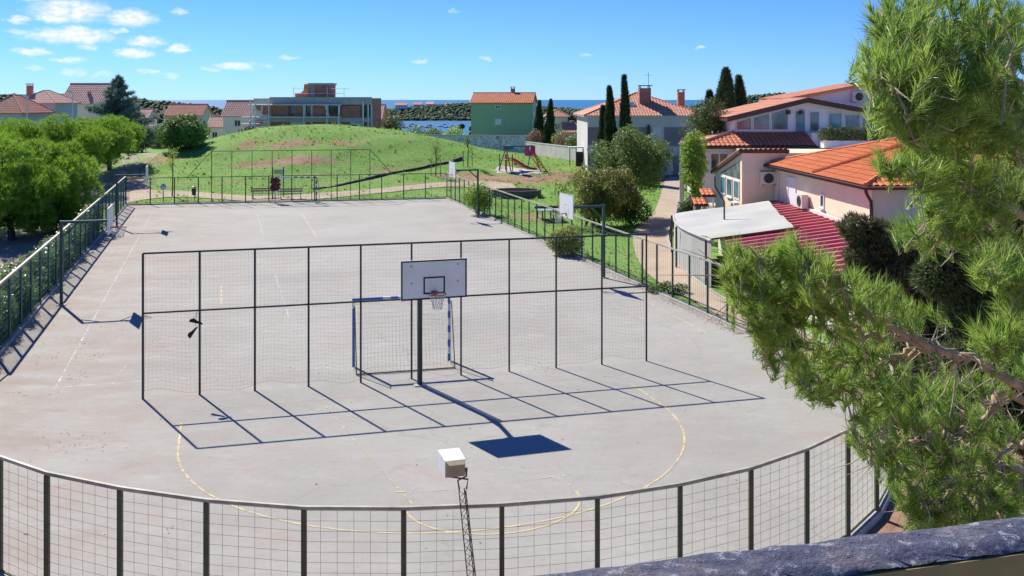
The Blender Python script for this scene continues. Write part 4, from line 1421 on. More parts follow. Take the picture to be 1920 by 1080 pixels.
    for a, b, za, zb in ((ux0 - .45, pk, zl - .05, zp), (pk, ux1 + .35, zp, zr_ - .05)):
        MB().prism([(a, uy - .502, za + .06), (b, uy - .502, zb + .06), (b, uy - .502, zb - .24), (a, uy - .502, za - .24)], (0, -.05, 0)).build('barge_board', M['brown_trim'], t)
    # taller rear wing rising to the right
    MB().prism([(6.9, uy + 3.4, 6.0), (15, uy + 3.4, 6.0), (15, uy + 3.4, 8.3), (12.2, uy + 3.4, 9.0), (6.9, uy + 3.4, 8.1)], (0, 5, 0)).build('wall', M['white_wall'], t)
    slope([(6.6, uy + 8.5, 8.1), (6.6, uy + 3.1, 8.1), (12.2, uy + 3.1, 9.12), (12.2, uy + 8.5, 9.12)], M['tile_salmon'], t, .16, M['tile_salmon'])
    slope([(15.3, uy + 3.1, 8.35), (15.3, uy + 8.5, 8.35), (12.2, uy + 8.5, 9.12), (12.2, uy + 3.1, 9.12)], M['tile_salmon'], t, .16, M['tile_salmon'])
    ac_unit(t, 11.1, uy + 3.4, 7.95, 'y', 1.0, .65)
    return t


wh = white_house()
resite(wh, (12.54, 53.8, -.98), 1.12)

# ------------------------------------------------------------------ annex with crimson sheet roof and tarpaulin
def annex():
    t = thing('annex', 'low annex with crimson ribbed sheet roof and pale tarpaulin beside the pink house', 'annex', (8.0, 33.0, 0))
    # frame: world coordinates via local offset; roof falls from the house wall (right) to the left
    y0, y1 = 29.6, 47.2
    def zr(x): return 2.55 + (x - 8.0) * .135
    n = 0
    y = y0
    while y < y1 - .3:
        # one sheet with its raised rib
        V = []; F = []
        prof = []
        prof = [(y, 0), (y + .44, 0), (y + .47, .09), (y + .60, .09), (y + .64, 0), (y + .715, 0)]
        xs = (8.25 if y > 34 else 9.5, 13.05 if y < 41 else 12.85)
        mb = MB()
        for x in xs:
            for yy, h in prof: V.append((x, yy, zr(x) + h + .002 * (n % 2)))
        for x in xs:
            for yy, h in prof: V.append((x, yy, zr(x) + h - .012 + .002 * (n % 2)))
        m = len(prof)
        F = [(i, i + 1, m + i + 1, m + i) for i in range(m - 1)] + [(2 * m + i, 2 * m + i + 1, 3 * m + i + 1, 3 * m + i) for i in range(m - 1)]
        F += [(i, i + 1, 2 * m + i + 1, 2 * m + i) for i in range(m - 1)] + [(m + i, m + i + 1, 3 * m + i + 1, 3 * m + i) for i in range(m - 1)]
        mb.add(V, F).build('roof_sheet', M['red_sheet'], t, True)
        y += .72; n += 1
    # walls
    MB().box(9.8, 13.0, y0 + .3, y1 - .2, -.3, 2.5).build('wall', M['cream_wall'], t, True)
    MB().path([(12.95, y1 - .6, 3.32), (12.95, 40.6, 3.32), (13.0, 36.6, 3.32)], .09, 4).build('flashing', M['pale_conc'], t, True)
    # tarpaulin stretched over the left half, bulging, with a skirt hanging to the ground
    n1, n2 = 16, 18
    V = []; F = []
    for i in range(n1 + 1):
        for j in range(n2 + 1):
            s, q = i / n1, j / n2
            yy = 38.3 + q * 8.6
            x = 7.75 - .5 * math.sin(q * math.pi) * (1 - s) + s * (3.2 + 1.2 * q)
            V.append((x, yy, zr(x) + .2 + .05 * math.sin(s * 7) * math.sin(q * 9) + .03 * math.sin(q * 23)))
    w = n2 + 1
    F = [(i * w + j, i * w + j + 1, (i + 1) * w + j + 1, (i + 1) * w + j) for i in range(n1) for j in range(n2)]
    tp = MB().add(V, F).build('tarpaulin', M['tarp'], t, True, True)
    V = []; F = []
    for j in range(n2 + 1):
        q = j / n2; yy = 38.3 + q * 8.6; x = 7.74 - .5 * math.sin(q * math.pi)
        for z in (zr(x) + .12, 1.6, .75, -.02):
            V.append((x - .05 * math.sin(q * 31) * (z < 2), yy, z))
    F = [(j * 4 + k, j * 4 + k + 1, (j + 1) * 4 + k + 1, (j + 1) * 4 + k) for j in range(n2) for k in range(3)]
    MB().add(V, F).build('side_sheet', M['tarp'], tp, True, True)
    MB().path([(7.72 - .5 * math.sin(j / n2 * math.pi), 38.3 + j / n2 * 8.6, zr(7.5) + .16) for j in range(n2 + 1)], .05, 6).build('edge_tube', M['conc'], tp, True, True)
    for q in (.02, .5, .98):
        x = 7.6 - .5 * math.sin(q * math.pi); MB().tube((x, 38.3 + q * 8.6, -.1), (x, 38.3 + q * 8.6, 2.62), .045).build('post', M['brown_trim'], t, True)
    MB().sq((7.75, 38.28, zr(7.75) + .18), (11.2, 38.28, zr(11.2) + .18), .06).build('batten', M['brown_trim'], t, True)
    return t


resite(annex(), (8.96, 37.0, -.98), 1.12)
pp = G(1358, 466)
mb = MB(); q0 = P(1341, 350, 48.5); q1 = P(1358, 378, 48.0)
mb.path([(q1.x, q1.y, -.1), (q1.x, q1.y, q1.z), (q0.x, q0.y, q0.z), (q0.x - .02, q0.y, q0.z + .5)], .04, 8)
tag(mb.build('bent_pipe', M['brown_trim'], smooth=True), 'thin brown bent pipe rising past the pale tarpaulin', 'pipe')

# lower roofs glimpsed under the pine
t = thing('shed', 'small shed with blue tarpaulin roof behind the pine branches', 'shed', (11.9, 30.6, 0))
MB().box(11.0, 13.4, 30.4, 32.3, -.2, 2.3).build('wall', M['cream_wall'], t, True)
V = []; F = []
for i in range(13):
    for j in range(7):
        V.append((10.8 + i * .23, 30.2 + j * .38, 2.38 + .05 * math.sin(i * 1.1) * math.sin(j * 1.3)))
F = [(i * 7 + j, i * 7 + j + 1, (i + 1) * 7 + j + 1, (i + 1) * 7 + j) for i in range(12) for j in range(6)]
MB().add(V, F).build('roof', M['blue_tarp'], t, True, True)
t = thing('lean_to', 'grey ribbed lean-to roof below the blue tarpaulin shed', 'lean-to', (11.6, 28.5, 0))
mb = MB()
for k in range(13): mb.box(10.7 + k * .2, 10.82 + k * .2, 28.0, 29.9, 1.98, 2.03)
mb.build('roof_ribs', M['grey_sheet'], t, True)
MB().box(10.6, 13.3, 27.9, 30.0, 1.9, 1.975).build('roof', M['grey_sheet'], t, True)
MB().box(10.8, 13.1, 28.1, 29.9, -.2, 1.9).build('wall', M['cream_wall'], t, True)

# small tiled porch steps by the white house
for k, (px, py, lab) in enumerate(((1313, 372, 'lower small orange tiled canopy beside the concrete pole'), (1327, 355, 'upper small orange tiled canopy left of the sunroom'))):
    c = P(px, py, 54 + k * 1.5)
    t = thing('tiled_canopy', lab, 'canopy', (c.x, c.y, 0))
    slope([(c.x - .4, c.y - .4, c.z - .3), (c.x + .4, c.y - .4, c.z - .3), (c.x + .4, c.y + .5, c.z - .05), (c.x - .4, c.y + .5, c.z - .05)], M['tile_orange'], t, .1, M['brown_trim'], True)
    for sx in (-.3, .3): MB().box(c.x + sx - .05, c.x + sx + .05, c.y - .05, c.y + .05, -.1, c.z - .3).build('post', M['cream_wall'], t, True)

# ------------------------------------------------------------------ green gable house
def chimney(parent, x, y, z0, z1, w=.6, m=None):
    o = MB().box(x - w / 2, x + w / 2, y - w / 2, y + w / 2, z0, z1).build('chimney', m or M['brick'], parent)
    mb = MB()
    for a, b in ((-1, -1), (1, -1), (1, 1), (-1, 1)): mb.box(x + a * w * .4 - .05, x + a * w * .4 + .05, y + b * w * .4 - .05, y + b * w * .4 + .05, z1, z1 + .22)
    mb.box(x - w * .62, x + w * .62, y - w * .62, y + w * .62, z1 + .22, z1 + .32)
    mb.build('chimney_cap', M['conc'], o)
    return o


def gable(parent, x0, x1, y0, y1, z0, ze, zr, m_wall, m_tile, along='x', over=.3, pw=.3, pl=.5, m_side=None):
    """box with a gable roof whose ridge runs along x or y"""
    if along == 'x':
        ym = (y0 + y1) / 2
        MB().prism([(x0, y0, z0), (x0, y1, z0), (x0, y1, ze), (x0, ym, zr - .1), (x0, y0, ze)], (x1 - x0, 0, 0)).build('wall', m_wall, parent)
        k = (zr - ze) / (ym - y0)
        slope([(x0 - over, y0 - over, ze - over * k + .1), (x1 + over, y0 - over, ze - over * k + .1), (x1 + over, ym, zr + .1), (x0 - over, ym, zr + .1)], m_tile, parent, .14, m_tile, pw=pw, pl=pl)
        slope([(x1 + over, y1 + over, ze - over * k + .1), (x0 - over, y1 + over, ze - over * k + .1), (x0 - over, ym, zr + .1), (x1 + over, ym, zr + .1)], m_tile, parent, .14, m_tile, pw=pw, pl=pl)
        ridge((x0 - over, ym, zr + .14), (x1 + over, ym, zr + .14), m_tile, parent, .12)
    else:
        xm = (x0 + x1) / 2
        MB().prism([(x0, y0, z0), (x1, y0, z0), (x1, y0, ze), (xm, y0, zr - .1), (x0, y0, ze)], (0, y1 - y0, 0)).build('wall', m_wall, parent)
        k = (zr - ze) / (xm - x0)
        slope([(x0 - over, y1 + over, ze - over * k + .1), (x0 - over, y0 - over, ze - over * k + .1), (xm, y0 - over, zr + .1), (xm, y1 + over, zr + .1)], m_tile, parent, .14, m_tile, pw=pw, pl=pl)
        slope([(x1 + over, y0 - over, ze - over * k + .1), (x1 + over, y1 + over, ze - over * k + .1), (xm, y1 + over, zr + .1), (xm, y0 - over, zr + .1)], m_tile, parent, .14, m_tile, pw=pw, pl=pl)
        ridge((xm, y0 - over, zr + .14), (xm, y1 + over, zr + .14), m_tile, parent, .12)


c = P(940, 200, 165)
t = thing('green_house', 'green rendered house with red tiled gable roof and one chimney', 'house', (c.x, 165, -.3), R(-6))
gable(t, -5.1, 5.1, 0, 9, -1, 7.75, 9.3, M['green_wall'], M['tile_red'], 'x', .3)
MB().box(5.103, 5.13, .1, 8.9, -.5, 7.6).build('side_render', M['lime_wall'], t)
window(t, -.55, 0, 6.75, 7.35, .95, M['glass'], .1, 1); window(t, -.55, 0, 4.1, 5.05, 1.0, M['shutter'], .1, 0)
o = MB().box(5.14, 5.18, 3.4, 5.2, 5.6, 7.9).build('window', M['frame'], t); MB().box(5.182, 5.19, 3.6, 5.0, 5.8, 7.7).build('pane', M['pale_glass'], o)
chimney(t, 1.4, 5.2, 8.6, 10.2, .7)
MB().path([(5.3, -.05, 7.6), (5.3, -.05, -.5)], .06, 6).build('downpipe', M['white_paint'], t)
c = P(1045, 215, 178)
t = thing('far_house', 'small cream house with orange roof just right of the green house', 'house', (c.x, 178, 0))
hip_roof(t, -2.0, 2.0, 0, 7, 4.9, 6.1, M['tile_salmon'], .3, None, .3, .5); wallbox(t, -1.9, 1.9, .1, 6.9, -1, 4.85, M['cream_wall'])
window(t, 0, .1, 2.6, 3.7, 1.0, M['glass'], .1, 1)
c = P(1083, 245, 175)
t = thing('low_house', 'low house showing only a salmon tiled roof beside the cypress hedge', 'house', (c.x, 175, 0))
gable(t, -2.4, 2.4, 0, 6, -.5, 2.2, 3.7, M['cream_wall'], M['tile_salmon'], 'x')

# ------------------------------------------------------------------ grey-mauve hip-roofed house
def mauve_house():
    c = P(1208, 215, 104)
    t = thing('hip_roof_house', 'pale grey two-storey house with mauve shutters and broad hip roof', 'house', (c.x, 104, -.2), R(1.5))
    X0, X1 = -6.0, 4.6
    wallbox(t, X0, X1, 0, 12, -.5, 6.5, M['grey_wall'])
    wallbox(t, X1, 6.6, 1.2, 12, -.5, 6.48, M['grey_wall'])
    hip_roof(t, X0, 6.3, 0, 12, 6.55, 8.95, M['tile_salmon'], .4, M['white_paint'], .3, .46)
    def panel(x0, x1, z0, z1, nm='shutter'):
        o = MB().box(x0, x1, -.03, -.001, z0, z1).build(nm, M['mauve_panel'], t)
        mb = MB()
        for k in range(1, int((z1 - z0) / .3)): mb.box(x0 + .02, x1 - .02, -.038, -.031, z0 + k * .3, z0 + k * .3 + .02)
        mb.build('slat_lines', M['mauve_panel'], o, kind='stuff')
    panel(-5.95, -4.1, 3.5, 5.35); panel(-.6, .75, 3.5, 5.35); panel(2.1, 4.5, 3.35, 5.35)
    window(t, 1.35, 0, 3.5, 5.4, .95, M['lilac_wall'], .1, 0, sill=False)
    panel(-5.95, -4.4, 1.2, 2.6); panel(3.0, 4.5, .2, 2.4); window(t, 1.2, 0, 1.1, 2.4, 1.1, M['glass'], .1, 1)
    wallbox(t, X0 - .05, X1 + .05, -.06, -.002, 2.85, 3.15, M['pale_conc'], 'string_course')
    for k, (x, w) in enumerate(((.55, 1.25),)): chimney(t, x, 3.4, 7.6, 9.5, w)
    chimney(t, 5.3, 7.2, 7.4, 9.1, .75)
    MB().path([(1.0, 3.4, 9.6), (1.0, 3.4, 11.2)], .03, 4).path([(.6, 3.4, 10.9), (1.4, 3.4, 10.9)], .02, 4).build('antenna', M['dark_metal'], t)
    p = [(-1.5, 2.0), (-.6, 2.0), (-.6, 2.9), (-1.5, 2.9)]
    zz = lambda y: 6.55 + (y + .4) * 2.4 / 6.4 + .1
    o = MB().prism([(x, y, zz(y)) for x, y in p], (0, 0, .1)).build('skylight', M['frame'], t)
    MB().prism([(x * .9 - .1, y * .92 + .2, zz(y * .92 + .2) + .105) for x, y in p], (0, 0, .01)).build('pane', M['blue_glass'], o)
    MB().path([(.45, -.15, 4.0), (.45, -.15, 5.6)], .12, 6).build('flue_pipe', M['dark_metal'], t)
    return t


mauve_house()

# ------------------------------------------------------------------ unfinished brick building with scaffolding
def unfinished():
    D = 152.0
    k = D / FPX
    t = thing('unfinished_building', 'unfinished red brick and concrete building with scaffolding and a roof tower', 'building', (P(585, 200, D).x, D, 0))
    X = lambda px: (px - 585) * k
    Zp = lambda py: CAM_H - (py - HORIZON) * k
    x0, x1 = X(507), X(697)
    wallbox(t, x0, x1, .25, 11, -1, Zp(184), M['brick'], 'core')
    wallbox(t, X(472), x0 - .01, 1.0, 11, -1, Zp(184.5), M['pale_conc'], 'side_wing')
    wallbox(t, x0 - .1, x1, -.15, .25, Zp(196), Zp(182), M['conc'], 'roof_beam'); wallbox(t, x0 - .1, x1, -.12, .25, Zp(229), Zp(221), M['conc'], 'floor_beam')
    def infill(a, b, y0, y1, m=None, d=.06): MB().box(X(a), X(b), -d, .24, Zp(y1), Zp(y0)).build('brick_panel', m or M['brick'], t)
    for a, b in ((512, 541), (551, 570), (586, 612), (640, 676)): infill(a, b, 198, 220.5)
    for a, b in ((510, 545), (574, 612), (617, 655)): infill(a, b, 230, 250)
    infill(545, 573, 229.5, 234, M['pale_conc']); infill(656, 678, 229.5, 240, M['pale_conc'])
    def hole(a, b, y0, y1): MB().box(X(a), X(b), -.09, -.005, Zp(y1), Zp(y0)).build('window_opening', M['glass'], t)
    for a, b in ((546, 556), (575, 584), (619, 633)): hole(a, b, 199, 213)
    hole(682, 694, 198, 218); hole(660, 674, 234, 242); hole(552, 570, 236, 243)
    for a in (570.5, 583, 613, 635, 679, 695): MB().box(X(a), X(a + 3), -.1, .2, -1, Zp(196.2)).build('column', M['pale_conc'], t)
    for a, b, y0, y1 in ((476, 486, 197, 207), (490, 503, 199, 215), (476, 490, 225, 236)): MB().box(X(a), X(b), .9, .995, Zp(y1), Zp(y0)).build('brick_panel', M['brick'], t)
    # tower
    wallbox(t, X(571), X(614), 3, 7, Zp(184), Zp(157), M['brick'], 'tower')
    wallbox(t, X(570), X(616), 2.9, 7.1, Zp(158.5), Zp(155), M['conc'], 'tower_slab')
    wallbox(t, X(575), X(583), 2.93, 2.995, Zp(182), Zp(159), M['green_panel'], 'tower_panel')
    MB().prism([(X(545), 3.0, Zp(184)), (X(571), 3.0, Zp(184)), (X(571), 3.0, Zp(157)), (X(563), 3.0, Zp(157)), (X(561), 3.0, Zp(170)), (X(556), 3.0, Zp(174)), (X(545), 3.0, Zp(175))], (0, 3.5, 0)).build('stair_wall', M['brick_orange'], t)
    # scaffold: every tube its own part
    def sc(p, q, r=.055): MB().tube(p, q, r, n=6).build('scaffold_tube', M['scaffold'], t)
    for py, a, b in ((196.5, 470, 642), (219.5, 457, 642), (240.5, 456, 560), (232, 456, 500), (227, 470, 508)): sc((X(a), -1.0, Zp(py)), (X(b), -1.0, Zp(py)), .09)
    for px, y0, y1 in ((473, 186, 252), (482, 192, 252), (507, 184, 250), (572, 196, 248), (615, 196, 248), (637, 196, 246), (683, 190, 245), (692, 196, 245)):
        sc((X(px), -1.0, Zp(y1)), (X(px), -1.0, Zp(y0)), .09)
    for a, b, ya, yb in ((480, 492, 197, 219), (611, 620, 196, 219), (640, 634, 196, 244), (468, 476, 219, 250), (477, 487, 229, 252)): sc((X(a), -1.05, Zp(ya)), (X(b), -1.05, Zp(yb)), .07)
    for py, a, b in ((175, 545, 641), (165, 545, 563), (166, 616, 652)): sc((X(a), 2.0, Zp(py)), (X(b), 2.0, Zp(py)), .035)
    for px in (545, 609, 641): sc((X(px), 2.0, Zp(184)), (X(px), 2.0, Zp(163)), .035)
    for py in (197, 220): MB().box(X(470), X(640), -.95, -.3, Zp(py) - .05, Zp(py)).build('scaffold_board', M['wood'], t)
    return t


unfinished()

# ------------------------------------------------------------------ other houses
def simple_house(name, label, px, d, w, dep, ze, zr, mw, mt, along='x', rz=0.0, z0=-1.0, chim=None, wins=(), wm=None):
    t = thing(name, label, 'house', ((px - 960) * d / FPX, d, 0), R(rz))
    gable(t, -w / 2, w / 2, 0, dep, z0, ze, zr, mw, mt, along)
    if chim: chimney(t, chim[0], chim[1], chim[2], chim[3], chim[4])
    for (cx, za, zb, ww) in wins: window(t, cx, 0, za, zb, ww, wm or M['glass'], .1, 1)
    return t


simple_house('white_cottage', 'white house with orange roof and dark window left of the unfinished building', 443, 165, 4.4, 6, 5.4, 7.7, M['lilac_wall'], M['tile_pale'], 'x', 0, wins=((.2, 3.5, 4.6, 1.1),))
simple_house('low_garage', 'low garage with orange roof left of the white house', 406, 172, 3.0, 5, 3.3, 4.9, M['cream_wall'], M['tile_pale'], 'x', 0, wins=((-.3, 1.0, 2.4, 1.0),))
simple_house('tiled_house', 'house with orange roof behind the round tree', 345, 195, 7.2, 6, 4.9, 6.9, M['cream_wall'], M['tile_salmon'], 'x', 0)
simple_house('pink_annex', 'narrow orange gabled building at the right end of the unfinished one', 705, 168, 1.9, 7, 4.8, 7.0, M['brick_orange'], M['tile_pale'], 'x', 0)
def hip_house(name, label, px, d, w, dep, ze, zr, mw, mt, rz=0.0, chim=None, wins=()):
    t = thing(name, label, 'house', ((px - 960) * d / FPX, d, 0), R(rz))
    wallbox(t, -w / 2, w / 2, 0, dep, -1, ze, mw)
    hip_roof(t, -w / 2, w / 2, 0, dep, ze + .04, zr, mt, .4, mt, .3, .5)
    if chim: chimney(t, *chim)
    for (cx, za, zb, ww) in wins: window(t, cx, 0, za, zb, ww, M['glass'], .1, 1)
    return t


hip_house('side_house', 'blue-grey house with salmon roof cut by the left picture edge', 2, 128, 5.6, 7, 6.25, 8.6, M['blue_wall'], M['tile_salmon'], -4)
hip_house('villa', 'blue-grey villa with salmon hip roof, balcony and tall chimney on the left', 66, 138, 5.6, 7, 7.5, 9.3, M['blue_wall'], M['tile_pale'], 0, (-2.2, 3, 8.0, 10.0, .7), ((-.7, 5.6, 6.8, 1.0), (1.7, 5.6, 6.9, .7)))
vb = P(70, 224, 136.5)
t = thing('balcony', 'dark balcony on pale slab across the blue-grey villa', 'balcony', (vb.x, vb.y, 0))
MB().box(vb.x - 1.6, vb.x + 2.2, vb.y - .5, vb.y + 1.0, 4.6, 4.8).build('slab', M['pale_conc'], t, True); MB().box(vb.x - 1.6, vb.x + 2.2, vb.y - .5, vb.y - .42, 4.8, 5.5).build('railing', M['brown_trim'], t, True)
MB().box(vb.x - 1.5, vb.x - 1.3, vb.y - .4, vb.y - .2, 0, 4.6).build('post', M['pale_conc'], t, True)
simple_house('big_roof_house', 'house with large plain salmon roof behind the blue cedar', 160, 152, 7.6, 8, 7.5, 10.4, M['cream_wall'], M['tile_pale'], 'x', 0, chim=(-.1, 1.6, 7.0, 9.0, .4), wins=((-2.4, 4.5, 5.8, 1.2),))
simple_house('cream_house', 'small cream house glimpsed right of the blue cedar', 268, 190, 1.8, 5, 4.5, 6.0, M['cream_wall'], M['tile_pale'], 'x', 0)
c = P(283, 262, 168)
t = thing('orange_shed', 'small orange and white shed at the end of the gravel lane', 'shed', (c.x, c.y, 0))
MB().prism([(c.x - .9, c.y, -.2), (c.x + .9, c.y, -.2), (c.x + .3, c.y, 3.6), (c.x - .9, c.y, 3.6)], (0, 2, 0)).build('wall', M['tile_pale'], t, True)
MB().box(c.x - 1.7, c.x - .92, c.y - .1, c.y + 2, -.2, 4.0).build('side_wall', M['white_wall'], t, True)

# buildings on the far peninsula
for i, (px, py0, py1, w, mt, lab) in enumerate([(752, 193, 207, 22, 'tile_salmon', 'long white hotel with orange roof on the peninsula, leftmost'), (783, 192, 208, 16, 'tile_salmon', 'white building in the middle of the far peninsula'),
                                               (806, 191, 206, 14, 'tile_pale', 'tall white block with orange roof on the far peninsula'), (842, 193, 205, 14, 'tile_salmon', 'red roofed building right on the far peninsula'), (866, 194, 206, 18, 'tile_red', 'red roofed building beside the green house on the far peninsula')]):
    d = 1545 + i * 12; k = d / FPX; x = (px - 960) * k; zt = CAM_H - (py0 - HORIZON) * k; zb = min(CAM_H - (py1 - HORIZON) * k, float(terrain(x, d)) - .5); W = w * k
    t = thing('far_building', lab, 'building', (x, d, 0), 0, 'buildings on the far peninsula')
    wallbox(t, -W / 2, W / 2, 0, 14, zb, zt - 3.4, M['white_wall'])
    kk = Vector
    MB().prism([(-W / 2 - .5, -.6, zt - 3.4), (W / 2 + .5, -.6, zt - 3.4), (W / 2 + .5, 7, zt), (-W / 2 - .5, 7, zt)], (0, 0, -.3)).build('roof', M[mt], t)
    MB().prism([(-W / 2 - .5, 14.6, zt - 3.4), (W / 2 + .5, 14.6, zt - 3.4), (W / 2 + .5, 7, zt), (-W / 2 - .5, 7, zt)], (0, 0, -.3)).build('roof', M[mt], t)
    for r_ in range(2):
        for c_ in range(max(2, int(W / 4))):
            x_ = -W / 2 + 2 + c_ * 4
            if x_ + 1.4 < W / 2: MB().box(x_, x_ + 1.4, -.06, -.005, zt - 6 - r_ * 3.2, zt - 4.6 - r_ * 3.2).build('window', M['glass'], t)

# ------------------------------------------------------------------ boundary walls
def wall_along(name, label, pts, z0f, h, m, th=.25, cap=True):
    """pts: plan points with ground offset; one prism per stretch"""
    t = thing(name, label, 'wall', (pts[0].x, pts[0].y, 0))
    for a, b in zip(pts, pts[1:]):
        u = (b - a).normalized(); n = Vector((-u.y, u.x, 0)) * th
        a0, b0 = Vector((a.x, a.y, z0f(a) - .6)), Vector((b.x, b.y, z0f(b) - .6))
        a1, b1 = Vector((a.x, a.y, z0f(a) + h)), Vector((b.x, b.y, z0f(b) + h))
        MB().prism([a0, b0, b1, a1], n).build('wall_face', m, t, True)
        if cap:
            MB().prism([a1 - n * .15 + Vector((0, 0, .002)), b1 - n * .15 + Vector((0, 0, .002)), b1 - n * .15 + Vector((0, 0, .12)), a1 - n * .15 + Vector((0, 0, .12))], n * 1.3).build('coping', M['conc'], t, True)
    return t


gz = lambda p: float(terrain(p.x, p.y))
wa = [P(742, 243, 152), P(800, 246, 151), P(880, 250, 149), P(985, 256, 146)]
wall_along('graffiti_wall', 'white wall covered in faded graffiti below the green house', [Vector((p.x, p.y, 0)) for p in wa], lambda p: 0.0, 2.55, M['graffiti'])
wb = [P(986, 280, 143), P(1040, 290, 128), P(1092, 300, 117), P(1150, 310, 108)]
wall_along('garden_wall', 'plain grey garden wall behind the playground', [Vector((p.x, p.y, 0)) for p in wb], gz, 1.65, M['conc'])
dr = [GT(x, y) for x, y in ((590, 356), (640, 348), (700, 335), (760, 322), (810, 311), (868, 298))]
t = thing('drain_wall', 'dark low stone drain wall crossing the foot of the mound', 'wall', tuple(dr[0]))
dd = resample([Vector((p.x, p.y, 0)) for p in dr], 1.3)
for i, (a, b) in enumerate(zip(dd, dd[1:])):
    u = (b - a).normalized(); n = Vector((-u.y, u.x, 0)) * .3; rr2 = random.Random(i)
    za, zb = gz(a), gz(b); h = .2 + rr2.uniform(-.07, .07)
    if i < 3: h *= .55
    MB().prism([(a.x, a.y, za - .2), (b.x - u.x * .05, b.y - u.y * .05, zb - .2), (b.x - u.x * .05, b.y - u.y * .05, zb + h), (a.x, a.y, za + h)], n).build('stone', M['dark_stone'], t, True)

# ------------------------------------------------------------------ vegetation helpers
def rand_dirs(n):
    return unit(rng.normal(size=(n, 3)))


def leaf_mesh(name, C, Nn, size, m, parent, aspect=.5, kind='stuff'):
    """diamond leaves at C facing roughly Nn"""
    n = len(C)
    t = unit(np.cross(Nn, rand_dirs(n))); b = np.cross(Nn, t)
    s = (size * rng.uniform(.6, 1.35, n))[:, None]
    fold = Nn * s * .12
    V = np.stack([C - t * s * .5, C + b * s * .5 * aspect + fold, C + t * s * .5, C - b * s * .5 * aspect + fold], 1).reshape(-1, 3)
    return np_mesh(name, V, 4, m, parent, kind)


def clump_cloud(clumps, n, shell=.72, up=.0):
    """points and outward normals on a set of ellipsoid clumps [(center, (rx,ry,rz))]"""
    cs = np.array([c for c, r in clumps], float); rs = np.array([r for c, r in clumps], float)
    w = (rs[:, 0] * rs[:, 2]); w = w / w.sum()
    idx = rng.choice(len(cs), n, p=w)
    d = rand_dirs(n)
    if up: d[:, 2] = np.abs(d[:, 2]) * up + d[:, 2] * (1 - up); d = unit(d)
    k = rng.uniform(shell, 1.06, n) ** 1.0
    lump = 1 + .12 * np.sin(d[:, 0] * 5 + idx) * np.sin(d[:, 2] * 6 + idx * 2)
    Pp = cs[idx] + d * rs[idx] * (k * lump)[:, None]
    return Pp, unit(d / rs[idx])


def crown_clumps(c, r, n, size, seed, flat=1.0, squash=1.0):
    """n lumps of radius ~size scattered through an ellipsoid crown"""
    rr = random.Random(seed); out = []
    for i in range(n):
        while True:
            p = [rr.uniform(-1, 1) for _ in range(3)]
            q = sum(x * x for x in p)
            if q < 1 and (q > .25 or rr.random() < .4): break
        s = size * rr.uniform(.65, 1.3)
        out.append(((c[0] + p[0] * max(.1, r[0] - s * .6), c[1] + p[1] * max(.1, r[1] - s * .6), c[2] + p[2] * max(.1, r[2] - s * .6)), (s, s, s * squash)))
    return out


def tufts(name, C, D, per, length, width, spread, m, parent, kind='stuff', lenvar=.3):
    """needle tufts: thin triangles fanning out from C round direction D"""
    n = len(C)
    Cc = np.repeat(C, per, 0); Dd = np.repeat(D, per, 0)
    d = unit(Dd + spread * rand_dirs(n * per))
    L = length * (1 + lenvar * rng.uniform(-1, 1, n * per))[:, None]
    side = unit(np.cross(d, rand_dirs(n * per))) * (width / 2)
    base = Cc + rng.normal(size=(n * per, 3)) * length * .06
    V = np.stack([base - side, base + side, base + d * L], 1).reshape(-1, 3)
    return np_mesh(name, V, 3, m, parent, kind)


def broad_tree(name, label, base, crown_c, crown_r, n_clump, clump, leaves, leaf, m, seed, trunk_r=.16, group=None, cat='tree', limbs=7, stems=1):
    t = thing(name, label, cat, tuple(base), 0, group)
    rr = random.Random(seed)
    cl = crown_clumps(crown_c, crown_r, n_clump, clump, seed)
    mb = MB()
    for s_ in range(stems):
        bx = base[0] + (s_ - (stems - 1) / 2) * .45
        mid = Vector((bx * .5 + crown_c[0] * .5, base[1] * .5 + crown_c[1] * .5, base[2] * .45 + (crown_c[2] - crown_r[2] * .4) * .55))
        top = Vector(crown_c) + Vector((0, 0, crown_r[2] * .5))
        mb.path([(bx, base[1], base[2] - .2), (bx + rr.uniform(-.1, .1), base[1], base[2] * .7 + mid.z * .3), mid, top], [trunk_r * 1.25, trunk_r, trunk_r * .75, trunk_r * .15], 8)
        for k in range(limbs):
            c, r = cl[rr.randrange(len(cl))]
            st = mid.lerp(top, rr.uniform(0, .5)); c = Vector(c)
            mb.path([st, st.lerp(c, .5) + Vector((rr.uniform(-.2, .2), rr.uniform(-.2, .2), .15)), c], [trunk_r * .5, trunk_r * .3, trunk_r * .1], 6)
    mb.build('trunk', M['trunk'], t, True, True)
    Pp, Nn = clump_cloud(cl, leaves)
    Nn = unit(Nn + .8 * rand_dirs(len(Nn)))
    leaf_mesh('crown', Pp, Nn, leaf, m, t)
    return t


